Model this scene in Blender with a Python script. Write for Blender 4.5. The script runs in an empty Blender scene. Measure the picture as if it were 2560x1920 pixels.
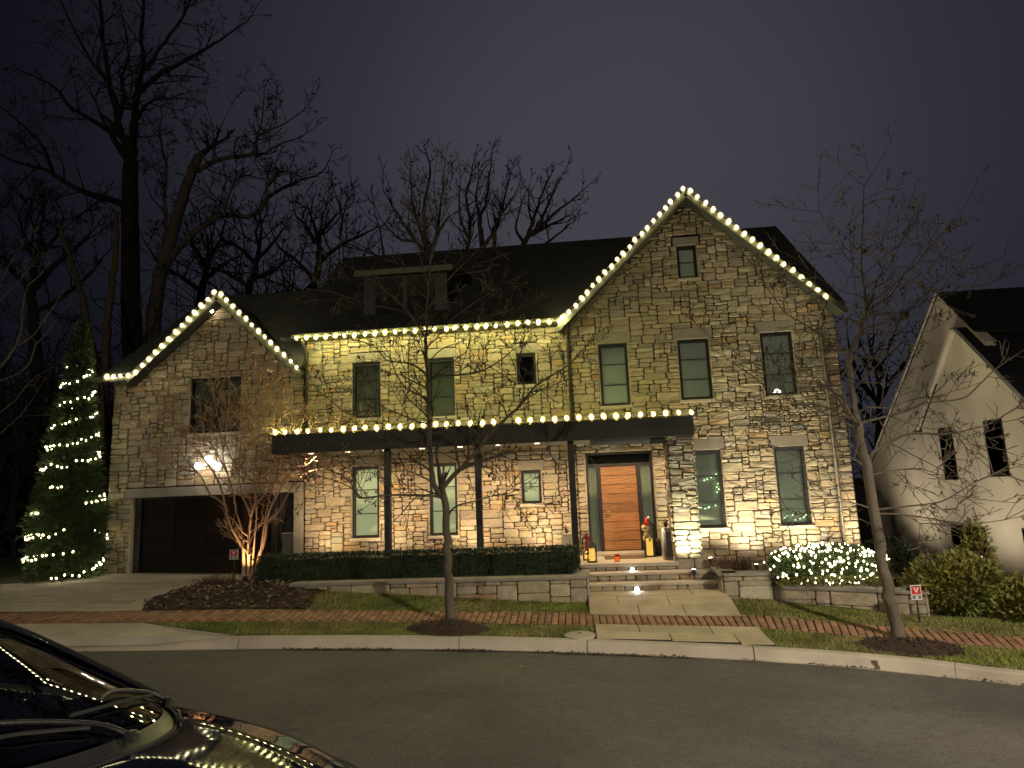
import bpy, bmesh, math, random
from mathutils import Vector, Matrix, noise
from mathutils.geometry import delaunay_2d_cdt

random.seed(11)
R = math.radians
scene = bpy.context.scene
col = scene.collection

# ---------------------------------------------------------------- camera, sky, exposure
YAW, PITCH, ROLL = R(5.45), R(8.97), R(-2.23)
cam_d = bpy.data.cameras.new('camera')
cam_d.sensor_fit = 'HORIZONTAL'; cam_d.sensor_width = 36.0
cam_d.lens = 36.0 * 1620.0 / 2560.0
cam_d.clip_start = 0.05; cam_d.clip_end = 1500
cam = bpy.data.objects.new('camera', cam_d); col.objects.link(cam)
_f = Vector((-math.sin(YAW)*math.cos(PITCH), math.cos(YAW)*math.cos(PITCH), math.sin(PITCH)))
_r = Vector((math.cos(YAW), math.sin(YAW), 0)); _u = _r.cross(_f)
_r2 = math.cos(ROLL)*_r + math.sin(ROLL)*_u; _u2 = -math.sin(ROLL)*_r + math.cos(ROLL)*_u
_m = Matrix((_r2, _u2, -_f)).transposed().to_4x4(); _m.translation = Vector((0, 0, 2.4))
cam.matrix_world = _m
scene.camera = cam

world = bpy.data.worlds.new('World'); scene.world = world; world.use_nodes = True
wn = world.node_tree; wn.nodes.clear(); wl = wn.links
w_out = wn.nodes.new('ShaderNodeOutputWorld'); w_bg = wn.nodes.new('ShaderNodeBackground')
w_sky = wn.nodes.new('ShaderNodeTexSky'); w_sky.sky_type = 'NISHITA'; w_sky.sun_disc = False
w_sky.sun_elevation = R(-4.0); w_sky.sun_rotation = R(12); w_sky.air_density = 1.5; w_sky.dust_density = 3.0
w_hs = wn.nodes.new('ShaderNodeHueSaturation'); w_hs.inputs['Saturation'].default_value = 0.25
w_tc = wn.nodes.new('ShaderNodeTexCoord')
w_dot = wn.nodes.new('ShaderNodeVectorMath'); w_dot.operation = 'DOT_PRODUCT'
_g = Vector((0.08, 0.90, 0.43)).normalized(); w_dot.inputs[1].default_value = _g
w_ramp = wn.nodes.new('ShaderNodeValToRGB'); w_ramp.color_ramp.interpolation = 'EASE'
cr = w_ramp.color_ramp; cr.interpolation = 'LINEAR'
cr.elements[0].position = 0.0; cr.elements[0].color = (0.0034, 0.0034, 0.0066, 1)
cr.elements[1].position = 1.0; cr.elements[1].color = (0.0420, 0.0410, 0.0535, 1)
for p, c in ((0.60, (0.0036, 0.0036, 0.0070)), (0.724, (0.0050, 0.0050, 0.0088)), (0.80, (0.0098, 0.0098, 0.0158)), (0.885, (0.0200, 0.0200, 0.0290)), (0.93, (0.0260, 0.0258, 0.0368)), (0.985, (0.0405, 0.0396, 0.0520))):
    e = cr.elements.new(p); e.color = c + (1,)
w_noi = wn.nodes.new('ShaderNodeTexNoise'); w_noi.inputs['Scale'].default_value = 1.6; w_noi.inputs['Detail'].default_value = 3
w_mr = wn.nodes.new('ShaderNodeMapRange'); w_mr.inputs['To Min'].default_value = 0.86; w_mr.inputs['To Max'].default_value = 1.14
w_mul = wn.nodes.new('ShaderNodeMixRGB'); w_mul.blend_type = 'MULTIPLY'; w_mul.inputs[0].default_value = 1
w_add = wn.nodes.new('ShaderNodeMixRGB'); w_add.blend_type = 'ADD'; w_add.inputs[0].default_value = 0.01
wl.new(w_tc.outputs['Generated'], w_dot.inputs[0]); wl.new(w_dot.outputs['Value'], w_ramp.inputs[0])
wl.new(w_tc.outputs['Generated'], w_noi.inputs['Vector']); wl.new(w_noi.outputs['Fac'], w_mr.inputs['Value'])
wl.new(w_ramp.outputs['Color'], w_mul.inputs[1]); wl.new(w_mr.outputs['Result'], w_mul.inputs[2])
wl.new(w_sky.outputs['Color'], w_hs.inputs['Color'])
wl.new(w_mul.outputs['Color'], w_add.inputs[1]); wl.new(w_hs.outputs['Color'], w_add.inputs[2])
wl.new(w_add.outputs['Color'], w_bg.inputs['Color']); wl.new(w_bg.outputs['Background'], w_out.inputs['Surface'])
w_bg.inputs['Strength'].default_value = 1.0

scene.view_settings.view_transform = 'Standard'; scene.view_settings.look = 'None'
scene.view_settings.exposure = 0.25; scene.view_settings.gamma = 1.0; scene.view_settings.use_curve_mapping = False
scene.cycles.use_denoising = True
scene.cycles.sample_clamp_indirect = 4.0
scene.cycles.max_bounces = 6; scene.cycles.transparent_max_bounces = 8
scene.cycles.caustics_reflective = False; scene.cycles.caustics_refractive = False

# ---------------------------------------------------------------- materials
def _nt(name):
    m = bpy.data.materials.new(name); m.use_nodes = True
    nt = m.node_tree; b = nt.nodes['Principled BSDF']
    return m, nt, b

def pmat(name, base, rough=0.8, var=0.2, scale=6.0, bump=0.25, bscale=40.0, attr=False, metal=0.0,
         coat=0.0, bdist=0.02, rand=0.0, spec=0.5, two=None, stretch=None):
    m, nt, b = _nt(name); L = nt.links
    tc = nt.nodes.new('ShaderNodeTexCoord'); src = tc.outputs['Object']
    if stretch:
        mp = nt.nodes.new('ShaderNodeMapping'); mp.inputs['Scale'].default_value = stretch
        L.new(src, mp.inputs['Vector']); src = mp.outputs['Vector']
    n = nt.nodes.new('ShaderNodeTexNoise'); n.inputs['Scale'].default_value = scale; n.inputs['Detail'].default_value = 5
    L.new(src, n.inputs['Vector'])
    mr = nt.nodes.new('ShaderNodeMapRange'); mr.inputs['From Min'].default_value = 0.25; mr.inputs['From Max'].default_value = 0.75
    mr.inputs['To Min'].default_value = 1-var; mr.inputs['To Max'].default_value = 1+var
    L.new(n.outputs['Fac'], mr.inputs['Value'])
    mul = nt.nodes.new('ShaderNodeMixRGB'); mul.blend_type = 'MULTIPLY'; mul.inputs[0].default_value = 1
    if two:
        mx = nt.nodes.new('ShaderNodeMixRGB'); mx.inputs[1].default_value = (*base, 1); mx.inputs[2].default_value = (*two, 1)
        n2 = nt.nodes.new('ShaderNodeTexNoise'); n2.inputs['Scale'].default_value = scale*0.37; n2.inputs['Detail'].default_value = 3
        L.new(src, n2.inputs['Vector'])
        m2 = nt.nodes.new('ShaderNodeMapRange'); m2.inputs['From Min'].default_value = 0.4; m2.inputs['From Max'].default_value = 0.62
        L.new(n2.outputs['Fac'], m2.inputs['Value']); L.new(m2.outputs['Result'], mx.inputs[0]); L.new(mx.outputs['Color'], mul.inputs[1])
    elif attr:
        at = nt.nodes.new('ShaderNodeAttribute'); at.attribute_name = 'Col'; L.new(at.outputs['Color'], mul.inputs[1])
    else:
        mul.inputs[1].default_value = (*base, 1)
    L.new(mr.outputs['Result'], mul.inputs[2]); out = mul.outputs['Color']
    if rand:
        oi = nt.nodes.new('ShaderNodeObjectInfo'); r2 = nt.nodes.new('ShaderNodeMapRange')
        r2.inputs['To Min'].default_value = 1-rand; r2.inputs['To Max'].default_value = 1+rand
        L.new(oi.outputs['Random'], r2.inputs['Value'])
        mm = nt.nodes.new('ShaderNodeMixRGB'); mm.blend_type = 'MULTIPLY'; mm.inputs[0].default_value = 1
        L.new(out, mm.inputs[1]); L.new(r2.outputs['Result'], mm.inputs[2]); out = mm.outputs['Color']
    L.new(out, b.inputs['Base Color'])
    b.inputs['Roughness'].default_value = rough; b.inputs['Metallic'].default_value = metal
    b.inputs['Coat Weight'].default_value = coat; b.inputs['Coat Roughness'].default_value = 0.03
    b.inputs['Specular IOR Level'].default_value = spec
    if bump:
        nb = nt.nodes.new('ShaderNodeTexNoise'); nb.inputs['Scale'].default_value = bscale; nb.inputs['Detail'].default_value = 6
        L.new(src, nb.inputs['Vector'])
        bp = nt.nodes.new('ShaderNodeBump'); bp.inputs['Strength'].default_value = bump; bp.inputs['Distance'].default_value = bdist
        L.new(nb.outputs['Fac'], bp.inputs['Height']); L.new(bp.outputs['Normal'], b.inputs['Normal'])
    return m

def emat(name, color, strength):
    m, nt, b = _nt(name)
    b.inputs['Base Color'].default_value = (*color, 1)
    b.inputs['Emission Color'].default_value = (*color, 1); b.inputs['Emission Strength'].default_value = strength
    return m

def glass(name, tint, ior=1.5, rough=0.01, extra=0.0):
    m = bpy.data.materials.new(name); m.use_nodes = True; nt = m.node_tree; nt.nodes.clear(); L = nt.links
    o = nt.nodes.new('ShaderNodeOutputMaterial'); mx = nt.nodes.new('ShaderNodeMixShader')
    t = nt.nodes.new('ShaderNodeBsdfTransparent'); t.inputs['Color'].default_value = (*tint, 1)
    g = nt.nodes.new('ShaderNodeBsdfGlossy'); g.inputs['Roughness'].default_value = rough
    fr = nt.nodes.new('ShaderNodeFresnel'); fr.inputs['IOR'].default_value = ior
    ad = nt.nodes.new('ShaderNodeMath'); ad.operation = 'ADD'; ad.inputs[1].default_value = extra; ad.use_clamp = True
    L.new(fr.outputs['Fac'], ad.inputs[0]); L.new(ad.outputs['Value'], mx.inputs['Fac'])
    L.new(t.outputs['BSDF'], mx.inputs[1]); L.new(g.outputs['BSDF'], mx.inputs[2]); L.new(mx.outputs['Shader'], o.inputs['Surface'])
    return m

def shingle_mat(name, base):
    m, nt, b = _nt(name); L = nt.links
    tc = nt.nodes.new('ShaderNodeTexCoord')
    br = nt.nodes.new('ShaderNodeTexBrick'); br.inputs['Scale'].default_value = 1.0
    br.inputs['Brick Width'].default_value = 0.3; br.inputs['Row Height'].default_value = 0.14; br.inputs['Mortar Size'].default_value = 0.006
    br.inputs['Color1'].default_value = (*[c*0.75 for c in base], 1); br.inputs['Color2'].default_value = (*[c*1.25 for c in base], 1)
    br.inputs['Mortar'].default_value = (*[c*0.4 for c in base], 1)
    L.new(tc.outputs['UV'], br.inputs['Vector'])
    n = nt.nodes.new('ShaderNodeTexNoise'); n.inputs['Scale'].default_value = 3; n.inputs['Detail'].default_value = 6
    L.new(tc.outputs['Object'], n.inputs['Vector'])
    mul = nt.nodes.new('ShaderNodeMixRGB'); mul.blend_type = 'MULTIPLY'; mul.inputs[0].default_value = 0.6
    L.new(br.outputs['Color'], mul.inputs[1]); L.new(n.outputs['Fac'], mul.inputs[2]); L.new(mul.outputs['Color'], b.inputs['Base Color'])
    bp = nt.nodes.new('ShaderNodeBump'); bp.inputs['Strength'].default_value = 0.6; bp.inputs['Distance'].default_value = 0.02
    L.new(br.outputs['Fac'], bp.inputs['Height']); bp.invert = True; L.new(bp.outputs['Normal'], b.inputs['Normal'])
    b.inputs['Roughness'].default_value = 0.85
    return m

def wood_mat(name, base, dark):
    m, nt, b = _nt(name); L = nt.links
    tc = nt.nodes.new('ShaderNodeTexCoord'); mp = nt.nodes.new('ShaderNodeMapping'); mp.inputs['Scale'].default_value = (1.4, 6, 7)
    oi = nt.nodes.new('ShaderNodeObjectInfo'); sc = nt.nodes.new('ShaderNodeVectorMath'); sc.operation = 'SCALE'
    L.new(oi.outputs['Random'], sc.inputs['Scale']); sc.inputs[0].default_value = (30, 17, 41)
    ad = nt.nodes.new('ShaderNodeVectorMath'); L.new(tc.outputs['Object'], ad.inputs[0]); L.new(sc.outputs['Vector'], ad.inputs[1])
    L.new(ad.outputs['Vector'], mp.inputs['Vector'])
    n = nt.nodes.new('ShaderNodeTexNoise'); n.inputs['Scale'].default_value = 1.5; n.inputs['Detail'].default_value = 5; n.inputs['Distortion'].default_value = 1.2
    L.new(mp.outputs['Vector'], n.inputs['Vector'])
    w = nt.nodes.new('ShaderNodeTexWave'); w.wave_type = 'BANDS'; w.bands_direction = 'Z'; w.inputs['Scale'].default_value = 1.1
    w.inputs['Distortion'].default_value = 9; w.inputs['Detail'].default_value = 4; w.inputs['Detail Scale'].default_value = 1.2
    L.new(mp.outputs['Vector'], w.inputs['Vector'])
    mx = nt.nodes.new('ShaderNodeMixRGB'); mx.inputs[1].default_value = (*dark, 1); mx.inputs[2].default_value = (*base, 1)
    av = nt.nodes.new('ShaderNodeMath'); av.operation = 'MULTIPLY_ADD'; av.inputs[1].default_value = 0.6; av.inputs[2].default_value = 0.2
    L.new(w.outputs['Fac'], av.inputs[0]); L.new(av.outputs['Value'], mx.inputs[0])
    mul = nt.nodes.new('ShaderNodeMixRGB'); mul.blend_type = 'OVERLAY'; mul.inputs[0].default_value = 0.5
    L.new(mx.outputs['Color'], mul.inputs[1]); L.new(n.outputs['Fac'], mul.inputs[2]); L.new(mul.outputs['Color'], b.inputs['Base Color'])
    rr = nt.nodes.new('ShaderNodeMapRange'); rr.inputs['To Min'].default_value = .72; rr.inputs['To Max'].default_value = 1.25; L.new(oi.outputs['Random'], rr.inputs['Value'])
    m3 = nt.nodes.new('ShaderNodeMixRGB'); m3.blend_type = 'MULTIPLY'; m3.inputs[0].default_value = 1; L.new(mul.outputs['Color'], m3.inputs[1]); L.new(rr.outputs['Result'], m3.inputs[2]); L.new(m3.outputs['Color'], b.inputs['Base Color'])
    b.inputs['Roughness'].default_value = 0.5
    return m

def asphalt_mat(name):
    m, nt, b = _nt(name); L = nt.links; tc = nt.nodes.new('ShaderNodeTexCoord')
    def noi(s, d, dist=0):
        n = nt.nodes.new('ShaderNodeTexNoise'); n.inputs['Scale'].default_value = s; n.inputs['Detail'].default_value = d; n.inputs['Distortion'].default_value = dist
        L.new(tc.outputs['Object'], n.inputs['Vector']); return n.outputs['Fac']
    def rng(v, a, b_, lo, hi):
        r = nt.nodes.new('ShaderNodeMapRange'); r.inputs['From Min'].default_value = a; r.inputs['From Max'].default_value = b_; r.inputs['To Min'].default_value = lo; r.inputs['To Max'].default_value = hi
        L.new(v, r.inputs['Value']); return r.outputs['Result']
    def mul(a, b_):
        k = nt.nodes.new('ShaderNodeMath'); k.operation = 'MULTIPLY'; L.new(a, k.inputs[0]); L.new(b_, k.inputs[1]); return k.outputs['Value']
    big = rng(noi(.45, 4, .6), .3, .7, .72, 1.25); fine = rng(noi(55, 3), .3, .7, .62, 1.45); grit = rng(noi(160, 2), .58, .72, 1.0, 2.2); mid = rng(noi(6, 4, 1), .3, .7, .85, 1.15)
    v = nt.nodes.new('ShaderNodeTexVoronoi'); v.feature = 'DISTANCE_TO_EDGE'; v.inputs['Scale'].default_value = .33
    wv = nt.nodes.new('ShaderNodeTexNoise'); wv.inputs['Scale'].default_value = 1.8; wv.inputs['Detail'].default_value = 6
    L.new(tc.outputs['Object'], wv.inputs['Vector']); ad = nt.nodes.new('ShaderNodeMixRGB'); ad.blend_type = 'ADD'; ad.inputs[0].default_value = .8
    L.new(tc.outputs['Object'], ad.inputs[1]); L.new(wv.outputs['Color'], ad.inputs[2]); L.new(ad.outputs['Color'], v.inputs['Vector'])
    crack = rng(v.outputs['Distance'], .001, .004, .72, 1.0)
    f = mul(mul(mul(big, fine), mul(grit, mid)), crack)
    mx = nt.nodes.new('ShaderNodeMixRGB'); mx.blend_type = 'MULTIPLY'; mx.inputs[0].default_value = 1; mx.inputs[1].default_value = (.082, .076, .069, 1); L.new(f, mx.inputs[2]); L.new(mx.outputs['Color'], b.inputs['Base Color'])
    b.inputs['Roughness'].default_value = .8; bp = nt.nodes.new('ShaderNodeBump'); bp.inputs['Strength'].default_value = .7; bp.inputs['Distance'].default_value = .012
    L.new(noi(90, 5), bp.inputs['Height']); L.new(bp.outputs['Normal'], b.inputs['Normal']); return m

M = {}
M['stone'] = pmat('fieldstone', (.3, .27, .22), 0.85, 0.22, 9, 0.5, 26, attr=True, bdist=0.03)
M['mortar'] = pmat('mortar', (.060, .047, .033), 0.95, 0.15, 12, 0.3, 60)
M['lime'] = pmat('limestone', (.42, .37, .29), 0.75, 0.12, 4, 0.15, 30)
M['limegrey'] = pmat('grey_limestone', (.26, .235, .195), 0.8, 0.14, 4, 0.2, 30)
M['black'] = pmat('black_metal', (.012, .012, .012), 0.45, 0.1, 5, 0)
M['bronze'] = pmat('dark_bronze', (.045, .042, .030), 0.5, 0.15, 5, 0.05, 20)
M['gutter'] = pmat('bronze_gutter', (.060, .060, .038), 0.45, 0.15, 5, 0)
M['fascia'] = pmat('porch_fascia', (.018, .017, .012), 0.55, 0.15, 3, 0.05, 20)
M['roof'] = shingle_mat('roof_shingles', (.055, .058, .045))
M['roofblack'] = shingle_mat('black_shingles', (.022, .022, .022))
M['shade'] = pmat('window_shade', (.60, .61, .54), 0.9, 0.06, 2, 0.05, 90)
M['shadedim'] = pmat('dim_window_shade', (.24, .255, .225), 0.9, 0.12, 2, 0.05, 90)  # darker copy of the shade cloth, with weaker light put into its colour
M['glowshade'] = pmat('glowing_window_shade', (.60, .63, .54), 0.9, 0.06, 2, 0.05, 90)
_b = M['glowshade'].node_tree.nodes['Principled BSDF']; _b.inputs['Emission Color'].default_value = (1.0, .98, .52, 1); _b.inputs['Emission Strength'].default_value = .34  # emission added to brighten the cloth; no lamp stands behind it
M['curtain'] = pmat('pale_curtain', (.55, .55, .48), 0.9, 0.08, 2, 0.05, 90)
_b = M['curtain'].node_tree.nodes['Principled BSDF']; _b.inputs['Emission Color'].default_value = (1.0, .95, .62, 1); _b.inputs['Emission Strength'].default_value = .05  # curtain given a faint glow of its own to make up for weak light
_b = M['shade'].node_tree.nodes['Principled BSDF']; _b.inputs['Emission Color'].default_value = (1.0, .98, .70, 1); _b.inputs['Emission Strength'].default_value = .035  # slight glow put into this cloth too, to lift the gable windows
M['dark'] = pmat('dark_room', (.01, .01, .01), 0.9, 0.1, 3, 0)
M['glass'] = glass('window_glass', (.86, .90, .86))
M['clear'] = glass('lantern_glass', (.92, .92, .92))
M['garage'] = wood_mat('garage_wood', (.017, .011, .007), (.009, .006, .004))
M['door'] = wood_mat('door_walnut', (.43, .205, .080), (.12, .048, .018))
_b = M['garage'].node_tree.nodes['Principled BSDF']; _b.inputs['Roughness'].default_value = .75; _b.inputs['Specular IOR Level'].default_value = .15
M['greypanel'] = pmat('grey_panel', (.10, .10, .095), 0.5, 0.1, 2, 0)
M['asphalt'] = asphalt_mat('asphalt')
M['asphalt_plain'] = pmat('asphalt', (.056, .050, .044), 0.82, 0.35, 1.2, 0.6, 95, bdist=0.02, two=(.072, .064, .056))
M['concrete'] = pmat('concrete', (.46, .41, .335), 0.85, 0.16, 2.2, 0.25, 50, two=(.39, .345, .28))
M['driveway'] = pmat('driveway_pavers', (.42, .375, .30), 0.85, 0.22, 1.3, 0, 20, two=(.34, .305, .24), stretch=(.5, 2.2, 1))
def _pavers(m):
    nt = m.node_tree; L = nt.links; b = nt.nodes['Principled BSDF']; tc = nt.nodes.new('ShaderNodeTexCoord')
    br = nt.nodes.new('ShaderNodeTexBrick'); br.inputs['Scale'].default_value = 1; br.inputs['Brick Width'].default_value = .42; br.inputs['Row Height'].default_value = .24; br.inputs['Mortar Size'].default_value = .012; br.inputs['Mortar Smooth'].default_value = .4
    br.inputs['Color1'].default_value = (.88, .88, .88, 1); br.inputs['Color2'].default_value = (1.1, 1.1, 1.1, 1); br.inputs['Mortar'].default_value = (.45, .45, .45, 1)
    L.new(tc.outputs['Object'], br.inputs['Vector']); src = b.inputs['Base Color'].links[0].from_socket
    k = nt.nodes.new('ShaderNodeMixRGB'); k.blend_type = 'MULTIPLY'; k.inputs[0].default_value = .8; L.new(src, k.inputs[1]); L.new(br.outputs['Color'], k.inputs[2]); L.new(k.outputs['Color'], b.inputs['Base Color'])
    bp = nt.nodes.new('ShaderNodeBump'); bp.invert = True; bp.inputs['Strength'].default_value = .6; bp.inputs['Distance'].default_value = .01; L.new(br.outputs['Fac'], bp.inputs['Height']); L.new(bp.outputs['Normal'], b.inputs['Normal'])
_pavers(M['driveway'])
M['flag'] = pmat('flagstone', (.42, .365, .25), 0.75, 0.2, 2.2, 0.25, 25, rand=0.10, two=(.36, .30, .20))
M['brick'] = pmat('paver_brick', (.27, .150, .088), 0.85, 0.3, 10, 0.4, 50, rand=0.25)
M['brickcol'] = pmat('paver_brick_far', (.23, .105, .062), 0.85, 0.25, 14, 0.4, 50, attr=True)
M['sand'] = pmat('joint_sand', (.035, .024, .017), 0.95, 0.2, 8, 0.3, 60)
M['soil'] = pmat('lawn_soil', (.045, .055, .018), 0.95, 0.35, 2.5, 0.5, 30)
M['mulch'] = pmat('mulch', (.048, .026, .016), 0.95, 0.5, 14, 0.9, 26, bdist=0.05)
M['chip'] = pmat('mulch_chip', (.06, .036, .022), 0.9, 0.5, 9, 0, attr=True)
M['grass'] = pmat('grass_blade', (.19, .225, .042), 0.8, 0.5, 1.8, 0, two=(.27, .235, .085))
M['leaf'] = pmat('dry_leaf', (.075, .045, .022), 0.8, 0.3, 4, 0)
M['paleleaf'] = pmat('pale_leaf', (.36, .30, .16), 0.8, 0.2, 4, 0)
M['bark'] = pmat('grey_bark', (.115, .095, .07), 0.9, 0.3, 5, 0.6, 22, stretch=(1, 1, .35), bdist=.03)
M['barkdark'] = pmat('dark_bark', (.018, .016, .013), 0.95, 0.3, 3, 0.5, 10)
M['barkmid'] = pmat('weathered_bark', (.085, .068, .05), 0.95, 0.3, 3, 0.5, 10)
M['barkpale'] = pmat('bare_wood', (.085, .060, .030), 0.9, 0.3, 3, 0.4, 8, stretch=(1, 1, .3))
M['barkcrape'] = pmat('crape_bark', (.36, .235, .15), 0.7, 0.25, 4, 0.3, 14, stretch=(1, 1, .3))
M['needle'] = pmat('conifer_needles', (.040, .066, .014), 0.75, 0.4, 1.5, 0)
M['hedgeleaf'] = pmat('hedge_leaf', (.022, .038, .014), 0.65, 0.4, 2.5, 0)
M['netleaf'] = pmat('shrub_leaf', (.045, .075, .016), 0.7, 0.4, 2.5, 0)
M['shrubleaf'] = pmat('olive_leaf', (.20, .185, .036), 0.6, 0.4, 2.0, 0, two=(.10, .12, .028))
M['twigbrown'] = pmat('brown_stems', (.10, .055, .03), 0.9, 0.4, 4, 0)
M['stucco'] = pmat('painted_brick_wall', (.62, .555, .45), 0.85, 0.14, 1.2, 0.35, 14)
M['whitetrim'] = pmat('white_trim', (.62, .57, .47), 0.6, 0.06, 3, 0)
M['wire'] = pmat('green_wire', (.02, .03, .015), 0.6, 0.1, 3, 0)
M['candle'] = emat('lit_candle', (1.0, .60, .10), 0.9)
M['red'] = pmat('red_fabric', (.42, .022, .02), 0.75, 0.15, 12, 0.1, 60)
M['cream'] = pmat('cream_fabric', (.62, .48, .22), 0.8, 0.15, 12, 0.1, 60)
M['gold'] = pmat('brass', (.75, .55, .28), 0.3, 0.05, 3, 0, metal=1)
M['mat'] = pmat('coir_mat', (.115, .065, .042), 0.95, 0.3, 30, 0.5, 120)
M['white'] = pmat('white_paint', (.72, .70, .66), 0.5, 0.05, 3, 0)
M['signred'] = pmat('sign_red', (.50, .02, .03), 0.5, 0.05, 3, 0)
M['signgrey'] = pmat('sign_grey', (.35, .35, .34), 0.5, 0.05, 3, 0)
M['paint'] = pmat('navy_car_paint', (.004, .005, .014), 0.05, 0.05, 3, 0, spec=.12)
M['carglass'] = glass('car_glass', (.20, .24, .20), 1.6, 0.004, 0.03)
M['rubber'] = pmat('black_rubber', (.012, .012, .012), 0.7, 0.2, 8, 0.1, 60)
M['plastic'] = pmat('black_trim_plastic', (.02, .02, .021), 0.38, 0.2, 8, 0.15, 80)
M['chrome'] = pmat('polished_metal', (.7, .7, .7), 0.12, 0.03, 3, 0, metal=1)
M['interior'] = pmat('dark_upholstery', (.018, .017, .016), 0.85, 0.3, 8, 0.2, 60)
M['lens'] = glass('lamp_lens', (.85, .85, .85), 1.5, 0.02, 0.05)

# ---------------------------------------------------------------- mesh builder
ORG = {}
def tag(o, label=None, cat=None, group=None, kind=None):
    if label: o['label'] = label
    if cat: o['category'] = cat
    if group: o['group'] = group
    if kind: o['kind'] = kind
    return o
def thing(name, loc, label, cat, group=None):
    o = bpy.data.objects.new(name, None); col.objects.link(o); o.location = loc; o.empty_display_size = 0.2
    ORG[o.name] = Vector(loc)
    return tag(o, label, cat, group)
def org(o): return ORG.get(o.name, Vector((0, 0, 0)))

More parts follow.
